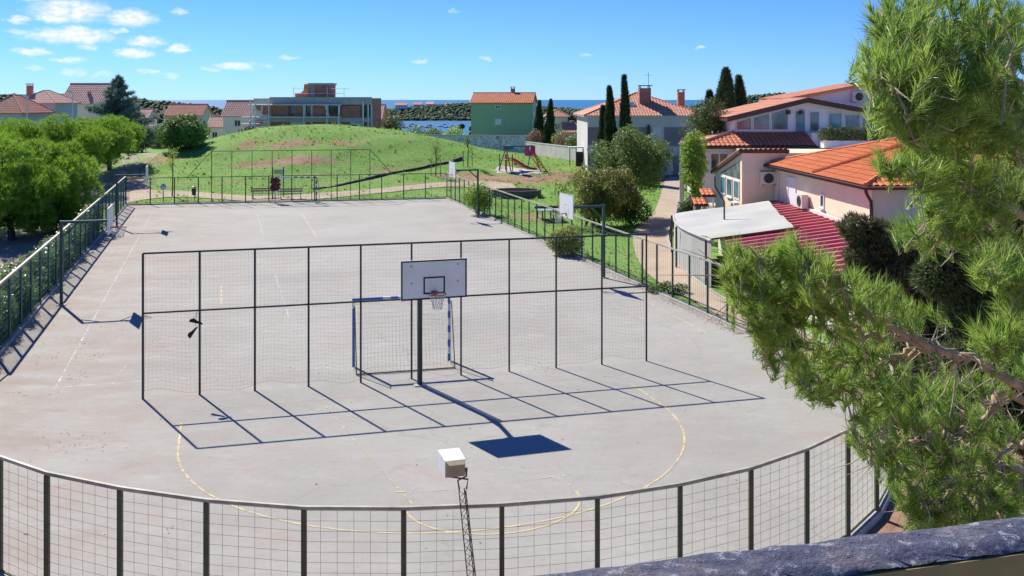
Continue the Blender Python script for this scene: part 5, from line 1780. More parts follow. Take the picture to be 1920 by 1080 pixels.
def pine_dome(name, label, base, c, r, n_clump, clump, n_tuft, m, seed, group=None, L=.26, trunk_r=.2):
    t = thing(name, label, 'tree', tuple(base), 0, group)
    cl = crown_clumps(c, r, n_clump, clump, seed, squash=.75)
    rr = random.Random(seed); mb = MB()
    low = Vector((c[0], c[1], c[2] - r[2] * .55))
    lean = Vector((rr.uniform(-.25, .25), rr.uniform(-.25, .25), 0))
    mb.path([(base[0], base[1], base[2] - .2), Vector(base).lerp(low, .5) + lean, low], [trunk_r * 1.2, trunk_r, trunk_r * .8], 8)
    for k in range(12):
        cc = Vector(cl[rr.randrange(len(cl))][0])
        mb.path([low - Vector((0, 0, .2)), low.lerp(cc, .5) - Vector((0, 0, .1)), cc], [trunk_r * .55, trunk_r * .35, trunk_r * .12], 6)
    mb.build('trunk', M['trunk'], t, True, True)
    Pp, Nn = clump_cloud(cl, n_tuft, .78)
    Dd = unit(Nn * .8 + np.array([0, 0, .75]))
    tufts('crown', Pp, Dd, 9, L, .035, .75, m, t)
    return t


def cypress(name, label, base, h, w, seed, m=None, group=None, n=9000):
    t = thing(name, label, 'tree', tuple(base), 0, group)
    MB().path([(base[0], base[1], base[2] - .2), (base[0], base[1], base[2] + h * .75)], [.14, .03], 6).build('trunk', M['trunk'], t, True)
    z = rng.uniform(0, 1, n) ** 1.25
    prof = np.minimum(1, z * 5 + .4) * (1 - z) ** .72
    a = rng.uniform(0, 2 * math.pi, n)
    lump = 1 + .22 * np.sin(a * 3 + z * 17 + seed) + .12 * np.sin(a * 5 - z * 31 + seed * 2)
    r = w / 2 * prof * lump * rng.uniform(.7, 1.05, n)
    lean = .12 * np.sin(z * 3 + seed)
    C = np.stack([base[0] + r * np.cos(a) + lean, base[1] + r * np.sin(a), base[2] + .15 + z * h], 1)
    D = unit(np.stack([np.cos(a) * .5, np.sin(a) * .5, np.full(n, .9)], 1))
    tufts('crown', C, D, 3, .34, .08, .4, m or M['cypress'], t)
    return t


def shrub(name, label, c, r, leaves, leaf, m, seed, group=None, n_clump=14, k=.42, cat='shrub'):
    base = (c[0], c[1], gz(Vector((c[0], c[1], 0))))
    t = thing(name, label, cat, base, 0, group)
    cl = crown_clumps((c[0], c[1], c[2]), r, n_clump, min(r) * k * 1.5, seed)
    rr = random.Random(seed); mb = MB()
    for q, _ in cl[:7]: mb.path([(base[0] + rr.uniform(-.15, .15), base[1], base[2] - .1), (base[0] * .4 + q[0] * .6, base[1] * .4 + q[1] * .6, base[2] * .5 + q[2] * .5), q], [.035, .025, .01], 5)
    mb.build('stem', M['trunk'], t, True)
    Pp, Nn = clump_cloud(cl, leaves)
    Pp[:, 2] = np.maximum(Pp[:, 2], base[2] + .03)
    leaf_mesh('foliage', Pp, unit(Nn + .8 * rand_dirs(leaves)), leaf, m, t)
    return t


# ------------------------------------------------------------------ roadside pines, cedar, round tree
pines = [((22, 452), (10, 350), 3.6, 4.3, 'nearest roadside pine filling the left picture edge'), ((48, 436), (95, 318), 2.6, 4.2, 'second roadside pine, low and bushy beside the lane'),
         ((131, 365), (118, 275), 3.6, 4.3, 'third roadside pine with a domed crown over the lane'), ((168, 341), (178, 262), 3.7, 4.2, 'fourth roadside pine with its trunk in the shade'),
         ((205, 318), (205, 250), 3.3, 4.3, 'farthest roadside pine in front of the cedar')]
for i, (b, c, rr_, ct, lab) in enumerate(pines):
    gb_ = GT(*b); cc = P(c[0], c[1], gb_.y)
    r = (rr_, rr_ * 1.1, 2.0)
    cz = [3.05, 2.7, 3.9, 4.0, 4.2][i]
    pine_dome('pine_tree', lab, gb_, (cc.x, cc.y + .3, cz), (r[0], r[1], [3.4, 2.9, 2.9, 2.6, 2.3][i]), 54, .95, [10500, 8500, 8000, 6500, 5000][i], M['stone_pine'], 40 + i, 'pines along the gravel lane', .30)
extra = [(-44, 60, 'roadside pine behind the nearest one, crown touching the left edge'), (-49, 76, 'roadside pine in the back row left of the lane')]
for i, (x, y, lab) in enumerate(extra):
    pine_dome('pine_tree', lab, (x + 8, y + 4, gz(Vector((x, y, 0)))), (x + 8, y + 4, 4.2), (3.6, 3.6, 2.4), 40, 1.1, 4500, M['stone_pine'], 70 + i, 'pines along the gravel lane', .32)


def cedar():
    base = GT(228, 288); base = Vector((P(222, 288, 130).x, 130, gz(Vector((P(222, 288, 130).x, 130, 0)))))
    t = thing('cedar_tree', 'tall blue-green cedar with a pointed top behind the roadside pines', 'tree', tuple(base))
    H = 10.9
    MB().path([(base.x, base.y, base.z - .2), (base.x, base.y, base.z + H * .95)], [.3, .04], 8).build('trunk', M['trunk'], t, True)
    C = []; D = []
    mb = MB(); rr = random.Random(5)
    for k in range(95):
        f = rr.random() ** .85; z = base.z + 1.0 + f * (H - 1.2)
        R_ = (1 - f) ** 1.0 * 5.6 * rr.uniform(.6, 1.3) + .15
        a = rr.uniform(0, 2 * math.pi)
        tip = Vector((base.x + R_ * math.cos(a), base.y + R_ * math.sin(a), z + R_ * .28))
        root = Vector((base.x, base.y, z)); mb.path([root, tip], [.05, .015], 4)
        n = int(30 + R_ * 46)
        for j in range(n):
            g = rr.uniform(.15, 1.05); p = root.lerp(tip, g); w = .22 + .55 * g * (1.05 - g) * 1.6
            w *= min(1, .25 + (1 - f) * 2)
            C.append((p.x + rr.gauss(0, w * .6), p.y + rr.gauss(0, w * .6), p.z + rr.gauss(0, .16)))
            D.append((math.cos(a) * .5, math.sin(a) * .5, .7))
    mb.build('branches', M['trunk'], t, True)
    tufts('crown', np.array(C), unit(np.array(D)), 4, .42, .07, .8, M['cedar'], t)


cedar()
gb_ = GT(352, 277)
broad_tree('round_tree', 'round dark evergreen tree standing alone left of the mound', gb_, (P(349, 238, gb_.y).x, gb_.y, 4.5), (3.0, 3.0, 2.1), 50, .9, 24000, .22, M['round_leaf'], 9, .28, stems=2)
gb_ = GT(405, 265)
for i, (px, d, z, r, m, lab) in enumerate([(466, 150, 2.6, 1.5, 'olive_leaf', 'sparse brownish shrub at the foot of the scaffolding'), (297, 165, 1.6, 1.7, 'broad_leaf', 'light shrub beside the orange shed'),
                                           (330, 185, 1.3, 1.6, 'hedge_leaf', 'small shrub behind the round tree, left side'), (385, 175, 1.2, 1.5, 'dark_leaf', 'small dark shrub right of the round tree'), (265, 150, 1.8, 1.8, 'dark_leaf', 'dark shrub at the foot of the cedar'),
                                           (735, 165, 3.4, 2.0, 'dark_leaf', 'dark bushy tree at the right end of the unfinished building'), (780, 175, 1.4, 2.4, 'hedge_leaf', 'hedge clump behind the graffiti wall, left'),
                                           (845, 172, 1.7, 2.6, 'lime_leaf', 'bright hedge clump beside the green house wall'), (815, 178, 1.2, 2.4, 'broad_leaf', 'middle hedge clump behind the graffiti wall')]):
    shrub('far_shrub', lab, (P(px, 200, d).x, d, z), (r, r, r * .85), 2600, .28, M[m], 100 + i, 'shrubs among the far houses')

# young street trees with stakes
for i, (px, py, h, lab) in enumerate([(323, 369, 3.6, 'young bare-stemmed tree by the far fence on the left'), (817, 330, 2.6, 'staked sapling on the mound path'), (877, 312, 2.8, 'staked sapling right of the drain wall')]):
    b = GT(px, py)
    t = thing('sapling', lab, 'tree', tuple(b), 0, 'young trees in the park')
    mb = MB().path([(b.x, b.y, b.z - .1), (b.x + .05, b.y, b.z + h * .6), (b.x, b.y, b.z + h)], [.06, .045, .015], 6)
    rr = random.Random(i); tips = []
    for k in range(12):
        f = rr.uniform(.45, .95); a = rr.uniform(0, 6.28); q = Vector((b.x, b.y, b.z + h * f)); e = q + Vector((math.cos(a) * .7 * (1.2 - f), math.sin(a) * .5, .55)); mb.path([q, e], [.022, .008], 4); tips += [q.lerp(e, .7), e]
    mb.build('trunk', M['trunk'], t, True)
    C = np.repeat(np.array([tuple(x) for x in tips]), 22, 0) + rng.normal(size=(22 * len(tips), 3)) * .18
    leaf_mesh('crown', C, rand_dirs(len(C)), .11, M['broad_leaf'] if i else M['lime_leaf'], t)
    if i:
        for s in (-.45, .45): MB().tube((b.x + s, b.y, b.z - .1), (b.x + s, b.y, b.z + 1.6), .04, n=6).build('stake', M['wood'], t, True)

# ------------------------------------------------------------------ trees right of the court
gb_ = GT(1178, 408)
broad_tree('broadleaf_tree', 'round glossy broadleaf tree before the hip-roofed house', gb_, (P(1184, 305, gb_.y).x, gb_.y, 4.05), (2.95, 2.8, 2.3), 60, .72, 24000, .15, M['broad_leaf'], 21, .13, stems=2)
g2 = GT(1110, 425)
broad_tree('spreading_bush', 'wide bushy tree with yellowing top in front of the broadleaf tree', g2, (P(1122, 352, g2.y).x, g2.y, 2.1), (3.0, 2.3, 1.9), 60, .62, 25000, .13, M['autumn_leaf'], 22, .1, stems=3)
shrub('shrub', 'low dark shrub at the foot of the broadleaf tree, right side', (P(1185, 385, 64).x, 64, .95), (1.25, 1.0, 1.1), 5200, .12, M['dark_leaf'], 23)
shrub('shrub', 'leafy round bush beside the far right hoop', (P(886, 375, 69.5).x + .35, 69.5, 1.05), (1.05, .9, 1.1), 4500, .13, M['lime_leaf'], 24)
shrub('shrub', 'yellow-green bush breaking through the right fence', (P(1062, 462, 51.5).x, 51.3, .75), (.95, .8, .85), 5200, .12, M['yellow_bush'], 25)
shrub('shrub', 'small green weeds bush by the foot of the right fence', (P(1265, 545, 41).x - .2, 41.5, .18), (.9, .5, .28), 1300, .09, M['broad_leaf'], 26)
for i, (px, py, hh, ww, d, lab) in enumerate([(1142, 168, 9.0, 1.5, 96, 'cypress with a crooked tip, left of the slender one'), (1172, 147, 10.1, 1.35, 95, 'tallest slender cypress before the hip-roofed house'),
                                              (1133, 205, 7.0, 1.3, 97, 'short cypress leaning against the crooked-tipped one'),
                                              (1012, 192, 7.3, 2.0, 158, 'left cypress of the pair by the green house'), (1032, 190, 7.4, 1.9, 156, 'right cypress of the pair by the green house'),
                                              (1358, 135, 10.6, 3.6, 76, 'broad tall cypress left of the white house'), (1384, 150, 9.9, 2.6, 77, 'thin cypress next to the white house gable'), (1332, 178, 8.6, 2.6, 78, 'lower cypress among the trees left of the white house')]):
    zt = CAM_H - (py - HORIZON) * d / FPX; x = P(px, py, d).x; z0 = gz(Vector((x, d, 0)))
    cypress('cypress_tree', lab, (x, d, z0), zt - z0, ww, i, None, 'cypresses', 7000)
g2 = Vector((P(1332, 330, 70).x, 70, 0))
broad_tree('evergreen_tree', 'dense dark evergreen tree against the white house', (g2.x, 70, -.05), (g2.x, 70, 4.7), (2.1, 2.0, 3.5), 54, .8, 17000, .16, M['dark_leaf'], 31, .16)
g2 = Vector((P(1301, 300, 61).x, 61, 0))
broad_tree('lime_tree', 'bright leafy tree beside the white house corner', (g2.x, 61, -.05), (g2.x, 61, 3.6), (.8, .9, 3.3), 34, .5, 10000, .15, M['lime_leaf'], 32, .1)
shrub('shrub', 'dark oleander bush behind the concrete pole', (P(1297, 360, 57).x, 57, 1.3), (.75, .7, 1.35), 5200, .12, M['dark_leaf'], 33)
shrub('shrub', 'pale leafy plants at the foot of the concrete pole', (P(1283, 400, 58).x, 56, .35), (.8, .6, .45), 1600, .12, M['broad_leaf'], 34)
for i, (px, d, r, z, m, lab) in enumerate([(1000, 152, 1.4, 1.9, 'red_leaf', 'reddish shrub left of the cypress pair'), (1062, 140, 1.7, 2.2, 'red_leaf', 'reddish brown shrub over the garden wall'), (1078, 128, 1.4, 1.9, 'broad_leaf', 'pale green shrub over the garden wall'), (1050, 146, 1.4, 1.6, 'autumn_leaf', 'yellowing shrub over the garden wall')]):
    shrub('garden_shrub', lab, (P(px, 270, d).x, d, z), (r, r, r), 2600, .2, M[m], 140 + i, 'shrubs over the garden wall')
# hedge growing on the terrace of the white house
c0, c1 = P(1545, 262, 62.5), P(1668, 262, 62.5)
t = thing('terrace_hedge', 'dark clipped hedge along the terrace of the white house', 'hedge', tuple(c0))
MB().box(c0.x - .1, c1.x, c0.y - .35, c0.y + .35, 5.05, 5.5).build('planter', M['white_wall'], t, True)
cl = [((c0.x + (c1.x - c0.x) * k / 12, c0.y, 5.85 + .1 * math.sin(k * 2)), (.45, .45, .5)) for k in range(13)]
Pp, Nn = clump_cloud(cl, 7000); leaf_mesh('foliage', Pp, unit(Nn + .7 * rand_dirs(7000)), .12, M['dark_leaf'], t)

# laurel hedge along the left fence, standing on the lane side
t = thing('laurel_hedge', 'glossy laurel hedge growing along the left fence', 'hedge', (-18, 36, 0))
cl = []
rr = random.Random(8)
fl = (NEAR_L - FAR_L).normalized(); nl = Vector((fl.y, -fl.x, 0))
if nl.x > 0: nl = -nl
tot = (NEAR_L - FAR_L).length
stems = MB()
for k in range(230):
    s = rr.uniform(-1, 1)
    dist = rr.uniform(0, 21.5) if k < 195 else rr.uniform(21.5, 27)
    p = NEAR_L - fl * (dist - 3.5) + nl * rr.uniform(.35, 1.0)
    hgt = 1.55 if dist < 11 else 1.25
    if 12.0 < dist < 14.0: hgt = .55
    r = rr.uniform(.3, .5); z = rr.uniform(.25, hgt)
    cl.append(((p.x, p.y, z), (r, r, r)))
    stems.path([(p.x, p.y, -.1), (p.x, p.y, z)], [.02, .01], 4)
stems.build('stem', M['trunk'], t, True, kind='stuff')
Pp, Nn = clump_cloud(cl, 42000); Pp[:, 2] = np.maximum(Pp[:, 2], .02)
leaf_mesh('foliage', Pp, unit(Nn + .7 * rand_dirs(len(Pp))), .13, M['hedge_leaf'], t)
# ivy tangle on the far stretch of the left fence
cl = []
for k in range(40):
    p = NEAR_L - fl * rr.uniform(24.5, 31) + nl * rr.uniform(.2, .6); cl.append(((p.x, p.y, rr.uniform(.3, 1.7)), (.32, .32, .38)))
t = thing('laurel_bush', 'separate laurel bush behind the far half of the left fence', 'shrub', (cl[0][0][0], cl[0][0][1], 0))
MB().path([(cl[0][0][0], cl[0][0][1], -.1), cl[0][0]], .03, 5).build('stem', M['trunk'], t, True)
Pp, Nn = clump_cloud(cl, 7000); leaf_mesh('foliage', Pp, unit(Nn + .7 * rand_dirs(len(Pp))), .14, M['hedge_leaf'], t)

# ------------------------------------------------------------------ the near Aleppo pine
def aleppo():
    base = Vector((6.3, 8.4, 0))
    t = thing('aleppo_pine', 'near Aleppo pine reaching in from the right with bright needle tufts', 'tree', tuple(base))
    tr = [base + Vector((0, 0, -.2)), base + Vector((-.1, -.1, 3)), base + Vector((-.15, -.3, 6)), base + Vector((-.3, -.6, 9)), base + Vector((-.5, -.8, 12))]
    MB().path(tr, [.26, .22, .18, .13, .05], 10).build('trunk', M['bark'], t, True, True)
    def trunk_at(z):
        for a, b in zip(tr, tr[1:]):
            if a.z <= z <= b.z: return a.lerp(b, (z - a.z) / (b.z - a.z))
        return tr[-1]
    skel = []                       # points the twigs grow from
    rr = random.Random(12)
    def branch(pix, r0, r1, root_z=None, root=None, wob=.02):
        pts = [P(*p) for p in pix]
        if root_z is not None: pts = [trunk_at(root_z)] + pts
        if root is not None: pts = [root] + pts
        sm = []
        for i in range(len(pts) - 1):
            p0, p1, p2, p3 = pts[max(i - 1, 0)], pts[i], pts[i + 1], pts[min(i + 2, len(pts) - 1)]
            for k in range(6):
                u = k / 6
                q = .5 * ((2 * p1) + (p2 - p0) * u + (2 * p0 - 5 * p1 + 4 * p2 - p3) * u * u + (3 * p1 - p0 - 3 * p2 + p3) * u ** 3)
                sm.append(q + Vector((rr.gauss(0, wob), rr.gauss(0, wob), rr.gauss(0, wob))))
        sm.append(pts[-1])
        rad = [r0 + (r1 - r0) * (i / (len(sm) - 1)) ** .7 for i in range(len(sm))]
        MB().path(sm, rad, 8).build('branch', M['bark'], t, True, True)
        n0 = 0 if root is not None else len(sm) // 4
        skel.extend(sm[n0:])
        return sm
    # the long low bough that crosses the court's right side
    b1 = branch([(1925, 730, 7.2), (1835, 678, 7.1), (1750, 648, 7.0), (1650, 634, 6.9), (1560, 592, 6.8), (1490, 575, 6.7), (1430, 545, 6.6), (1385, 510, 6.5)], .046, .008, 4.9)
    branch([(1690, 625, 6.8), (1630, 590, 6.7), (1575, 560, 6.6), (1550, 545, 6.6)], .028, .008, root=P(1745, 646, 7.0))
    branch([(1690, 665, 7.1), (1620, 672, 7.1), (1560, 690, 7.1), (1500, 700, 7.0)], .024, .007, root=P(1760, 652, 7.0))
    branch([(1640, 690, 7.2), (1600, 730, 7.2), (1545, 720, 7.2)], .02, .006, root=P(1720, 660, 7.0))
    branch([(1500, 600, 6.7), (1450, 630, 6.7), (1430, 660, 6.7)], .016, .005, root=P(1560, 592, 6.8))
    branch([(1480, 520, 6.6), (1440, 480, 6.5), (1390, 470, 6.4)], .016, .005, root=P(1530, 585, 6.75))
    branch([(1600, 560, 6.5), (1575, 520, 6.4), (1520, 490, 6.3)], .016, .005, root=P(1640, 595, 6.7))
    # lower boughs
    b2 = branch([(1925, 752, 7.6), (1850, 790, 7.5), (1790, 806, 7.4), (1720, 825, 7.3), (1660, 845, 7.3), (1620, 830, 7.2)], .045, .008, 4.3)
    branch([(1780, 835, 7.3), (1755, 870, 7.3), (1720, 910, 7.3)], .016, .006, root=P(1795, 806, 7.4))
    b3 = branch([(1925, 885, 7.6), (1850, 915, 7.5), (1790, 930, 7.4), (1730, 945, 7.3)], .035, .007, 3.6)
    branch([(1880, 850, 7.4), (1850, 880, 7.4), (1815, 900, 7.4)], .02, .006, root=P(1925, 830, 7.7))
    # upper boughs
    b4 = branch([(1925, 250, 6.0), (1850, 215, 5.8), (1790, 190, 5.7), (1745, 140, 5.6), (1710, 95, 5.5)], .05, .010, 7.2)
    branch([(1760, 200, 5.5), (1700, 190, 5.4), (1650, 130, 5.3)], .022, .006, root=P(1800, 195, 5.7))
    branch([(1760, 250, 5.6), (1710, 240, 5.5), (1690, 230, 5.4)], .02, .006, root=P(1830, 210, 5.8))
    b5 = branch([(1925, 60, 6.2), (1850, 50, 6.1), (1780, 40, 6.0), (1700, 30, 5.9), (1650, 20, 5.8)], .04, .008, 8.4)
    branch([(1840, 120, 5.9), (1790, 110, 5.8)], .018, .006, root=P(1880, 55, 6.1))
    b6 = branch([(1925, 400, 6.8), (1850, 370, 6.6), (1790, 335, 6.4), (1730, 315, 6.2), (1670, 305, 6.1)], .04, .008, 6.4)
    branch([(1820, 420, 6.7), (1770, 410, 6.6), (1740, 395, 6.5)], .018, .006, root=P(1870, 378, 6.6))
    b7 = branch([(1925, 540, 5.6), (1880, 520, 5.4), (1840, 500, 5.2)], .025, .007, 6.2)
    branch([(1900, 640, 5.2), (1870, 630, 5.0)], .018, .006, root=P(1935, 650, 5.4))
    branch([(1910, 470, 7.2), (1850, 460, 7.2), (1800, 440, 7.2)], .03, .007, 5.7)
    branch([(1910, 160, 5.3), (1890, 120, 5.2)], .02, .006, root=P(1940, 200, 5.6))
    S = np.array([tuple(p) for p in skel])
    # needle masses: (px, py, rx, ry, depth, depth spread, shoots)
    masses = [(1690, 30, 62, 45, 5.9, .5, 70), (1660, 75, 45, 40, 5.6, .4, 40), (1780, 40, 75, 50, 6.0, .5, 90), (1870, 60, 70, 70, 6.0, .6, 120), (1740, 100, 60, 45, 5.6, .4, 70), (1640, 125, 38, 38, 5.3, .3, 45),
              (1690, 165, 60, 45, 5.4, .35, 80), (1770, 160, 65, 50, 5.6, .4, 85), (1720, 225, 55, 40, 5.5, .35, 70), (1850, 170, 70, 60, 5.7, .5, 105), (1660, 205, 30, 30, 5.4, .3, 26), (1810, 245, 75, 45, 5.8, .4, 85),
              (1890, 250, 50, 60, 6.0, .5, 80), (1760, 290, 55, 30, 6.2, .4, 50), (1672, 303, 36, 20, 6.1, .2, 26), (1715, 312, 38, 22, 6.2, .25, 30), (1800, 335, 70, 40, 6.4, .4, 80), (1880, 350, 60, 60, 6.6, .5, 95),
              (1780, 400, 55, 35, 6.6, .4, 62), (1850, 430, 75, 45, 6.9, .5, 95), (1745, 375, 30, 25, 6.5, .3, 22), (1870, 500, 58, 38, 5.4, .3, 52), (1895, 560, 40, 35, 5.6, .3, 34), (1880, 625, 52, 36, 5.1, .25, 46),
              (1378, 500, 34, 42, 6.4, .25, 38), (1405, 545, 42, 48, 6.5, .3, 54), (1450, 500, 45, 45, 6.5, .3, 54), (1455, 580, 55, 55, 6.6, .3, 80), (1515, 510, 48, 45, 6.4, .3, 54), (1530, 570, 55, 48, 6.6, .3, 66),
              (1470, 650, 42, 45, 6.8, .3, 52), (1520, 690, 55, 36, 7.0, .3, 60), (1440, 615, 30, 36, 6.7, .25, 34), (1570, 640, 50, 36, 6.9, .3, 40), (1590, 545, 40, 35, 6.5, .3, 36), (1600, 720, 65, 36, 7.2, .3, 66), (1545, 735, 40, 22, 7.2, .25, 30),
              (1650, 570, 45, 38, 6.7, .3, 40), (1670, 700, 50, 35, 7.1, .3, 40), (1480, 460, 22, 22, 6.4, .2, 14), (1660, 765, 55, 40, 7.3, .35, 58), (1730, 770, 60, 40, 7.4, .35, 58), (1620, 815, 34, 34, 7.2, .3, 36), (1655, 850, 34, 30, 7.3, .3, 34),
              (1720, 830, 55, 36, 7.4, .35, 55), (1800, 790, 60, 36, 7.6, .35, 55), (1790, 860, 60, 38, 7.4, .35, 55), (1730, 905, 42, 36, 7.3, .3, 48), (1740, 950, 46, 26, 7.3, .3, 46), (1820, 930, 60, 32, 7.5, .35, 60), (1880, 900, 45, 45, 7.6, .35, 52), (1870, 830, 50, 40, 7.7, .4, 48), (1800, 960, 50, 20, 7.3, .3, 34), (1890, 950, 36, 24, 7.5, .3, 30), (1790, 985, 60, 22, 7.2, .3, 60), (1870, 985, 55, 24, 7.3, .3, 56), (1725, 985, 34, 22, 7.2, .25, 34), (1850, 880, 60, 40, 7.9, .3, 60), (1740, 865, 50, 40, 7.8, .3, 40), (1690, 905, 26, 30, 7.3, .2, 24), (1900, 690, 30, 30, 7.4, .3, 22), (1840, 730, 50, 30, 7.8, .3, 40), (1760, 715, 45, 28, 7.6, .3, 34), (1630, 640, 40, 30, 7.1, .3, 26), (1720, 600, 36, 26, 7.1, .3, 22), (1700, 430, 24, 22, 6.7, .25, 16), (1745, 440, 34, 26, 6.9, .3, 26)]
    C = []; D = []; tw = MB()
    for px, py, rx, ry, d, dd_, n in masses:
        for k in range(int(n * (.62 if py < 700 else .45))):
            a = rr.uniform(0, 6.283); q = math.sqrt(rr.random())
            tip = P(px + rx * q * math.cos(a), py + ry * q * math.sin(a), d + rr.gauss(0, dd_ * .6))
            dist = np.linalg.norm(S - np.array(tuple(tip)), axis=1); j = int(dist.argmin()); nr = Vector(S[j])
            way = tip - nr
            dirn = (way.normalized() * .6 + Vector((rr.gauss(0, .35), rr.gauss(0, .35), .75 + rr.gauss(0, .25)))).normalized()
            start = nr if way.length < .55 else tip - way.normalized() * .5
            st2 = tip - dirn * min(.16, way.length * .5)
            tw.path([start, start.lerp(st2, .6) + Vector((rr.gauss(0, .02), rr.gauss(0, .02), -.02)), st2, tip], [.006, .005, .0035, .002], 4, cap=False)
            L = rr.uniform(.10, .2)
            m = 8
            for i in range(m):
                C.append(tuple(tip - dirn * (L * (1 - (i + 1) / m)))); D.append(tuple(dirn))
    tw.build('twigs', M['twig'], t, True, kind='stuff')
    C = np.array(C); D = np.array(D)
    tufts('needles', C, D, 7, .108, .0062, .62, M['needle'], t)
    # bare brittle twigs on the shaded inside of the low boughs
    dry = MB()
    for bl in (b1, b2, b3):
        for p in bl[5:]:
            for k in range(3):
                if rr.random() < .8:
                    e = p + Vector((rr.gauss(-.06, .18), rr.gauss(0, .15), rr.gauss(-.04, .14)))
                    dry.path([p, p.lerp(e, .5) + Vector((0, 0, rr.gauss(0, .03))), e], [.006, .004, .0015], 4, cap=False)
    dry.build('dry_twigs', M['twig'], t, True, kind='stuff')


aleppo()

# darker evergreens behind it
def dark_cypress(name, label, base, masses, m, n, leaf, per=4):
    t = thing(name, label, 'tree', tuple(base))
    cl = [(tuple(P(px, py, d)), (rx * d / FPX, rx * d / FPX, ry * d / FPX)) for px, py, rx, ry, d in masses]
    mb = MB(); cs = [Vector(c) for c, r in cl]
    top = max(cs, key=lambda v: v.z)
    mb.path([base + Vector((0, 0, -.2)), base.lerp(top, .5), top], [.16, .12, .03], 8)
    for c in cs: mb.path([base.lerp(top, min(.9, max(.15, (c.z - base.z) / (top.z - base.z) * .8))), c], [.05, .015], 5)
    mb.build('trunk', M['trunk'], t, True)
    Pp, Nn = clump_cloud(cl, n, .45)
    leaf_mesh('foliage', Pp, unit(Nn + .8 * rand_dirs(n)), leaf, m, t, .42)
    Pp, Nn = clump_cloud(cl, n // 3, .8)
    tufts('shoots', Pp, unit(Nn + np.array([0, 0, .4])), per, leaf * 1.5, leaf * .35, .6, m, t)
    return t


dark_cypress('brown_juniper', 'dark brownish conifer overhanging the crimson roof', Vector((10.6, 23.5, 0)),
             [(1612, 430, 36, 24, 22), (1655, 455, 45, 35, 22), (1620, 480, 34, 32, 22), (1700, 480, 48, 40, 22.5), (1660, 520, 48, 38, 22), (1730, 540, 55, 48, 22.5), (1700, 580, 48, 42, 22.5), (1775, 590, 55, 50, 23), (1820, 640, 60, 55, 23), (1760, 650, 50, 45, 22.5), (1610, 510, 25, 20, 22)],
             M['olive_leaf'], 30000, .085)
dark_cypress('evergreen_oak', 'shadowy evergreen oak filling the corner behind the near pine', Vector((9.4, 15.5, 0)),
             [(1790, 470, 55, 45, 15.5), (1850, 430, 60, 50, 15.5), (1860, 520, 70, 55, 15.5), (1900, 600, 60, 60, 15.5), (1830, 600, 60, 50, 15.5), (1760, 520, 42, 36, 15.5), (1880, 700, 70, 60, 15), (1800, 690, 60, 45, 15), (1850, 770, 70, 45, 14.8), (1910, 380, 50, 60, 15.5), (1910, 480, 50, 60, 15.5), (1760, 740, 45, 30, 14.8), (1700, 740, 40, 26, 14.8), (1925, 800, 50, 50, 14.5)],
             M['dark_leaf'], 34000, .075)
shrub('shrub', 'leafy green shrub between the shed and the low pine bough', (P(1660, 620, 24).x, 24, 2.1), (1.5, 1.2, 1.5), 9000, .09, M['broad_leaf'], 61, n_clump=26)
shrub('shrub', 'dark shrub at the court corner under the pine', (P(1690, 720, 22).x + .3, 22.6, 1.1), (1.0, .9, 1.0), 7000, .08, M['dark_leaf'], 62, n_clump=20)

# ------------------------------------------------------------------ park furniture
def bench(label, px, py):
    b = GT(px, py); t = thing('park_bench', label, 'bench', (b.x, b.y, b.z), math.atan2(fd.y, fd.x), 'benches behind the far fence')
    for k in range(3): MB().box(-.95, .95, -.25 + k * .16, -.11 + k * .16, .43, .47).build('seat_slat', M['wood'], t)
    for k in range(2): MB().box(-.95, .95, .28, .32, .58 + k * .17, .70 + k * .17).build('backrest_slat', M['wood'], t)
    for x in (-.8, .74):
        MB().box(x, x + .06, -.22, .26, 0, .43).build('leg', M['conc'], t); MB().box(x, x + .06, .262, .322, 0, .575).build('backrest_post', M['conc'], t)
    return t


bench('pale wooden bench seen through the far goal', 545, 374); bench('wooden bench left of the far goal', 493, 373)
for i, (px, py, lab) in enumerate([(365, 376, 'dark litter bin on a post behind the far fence')]):
    b = GT(px, py); t = thing('litter_bin', lab, 'litter bin', tuple(b))
    MB().tube((b.x, b.y, b.z), (b.x, b.y, b.z + 1.15), .03).build('post', M['dark_metal'], t, True)
    o = MB().path([(b.x, b.y - .18, b.z + .45), (b.x, b.y - .18, b.z + .98)], [.15, .19], 12).build('bucket', M['dark_metal'], t, True, True)
    MB().path([(b.x, b.y - .18, b.z + 1.06), (b.x, b.y - .18, b.z + 1.12), (b.x, b.y - .18, b.z + 1.17)], [.21, .17, .05], 12).build('lid', M['green_metal'], t, True)
b = GT(306, 379); t = thing('post_lamp', 'round blue-grey headed post beside the far left fence corner', 'lamp post', tuple(b))
MB().tube((b.x, b.y, b.z), (b.x, b.y, b.z + 1.05), .035).build('post', M['teal_metal'], t, True)
MB().path([(b.x, b.y, b.z + 1.0), (b.x, b.y, b.z + 1.15), (b.x, b.y, b.z + 1.35), (b.x, b.y, b.z + 1.45)], [.1, .25, .22, .06], 12).build('head', M['blue_wall'], t, True, True)
# two green posts of a rack behind the far goal
b = GT(517, 372); t = thing('post_rack', 'green two-post rack behind the dark red net bundle', 'rack', tuple(b))
for s in (-.45, .45): MB().tube((b.x + s, b.y + .8, b.z - .1), (b.x + s, b.y + .8, b.z + 2.5), .05).build('post', M['teal_metal'], t, True)
MB().box(b.x - .35, b.x + .45, b.y + .77, b.y + .83, b.z + 1.9, b.z + 2.3).build('panel', M['lime_wall'], t, True)
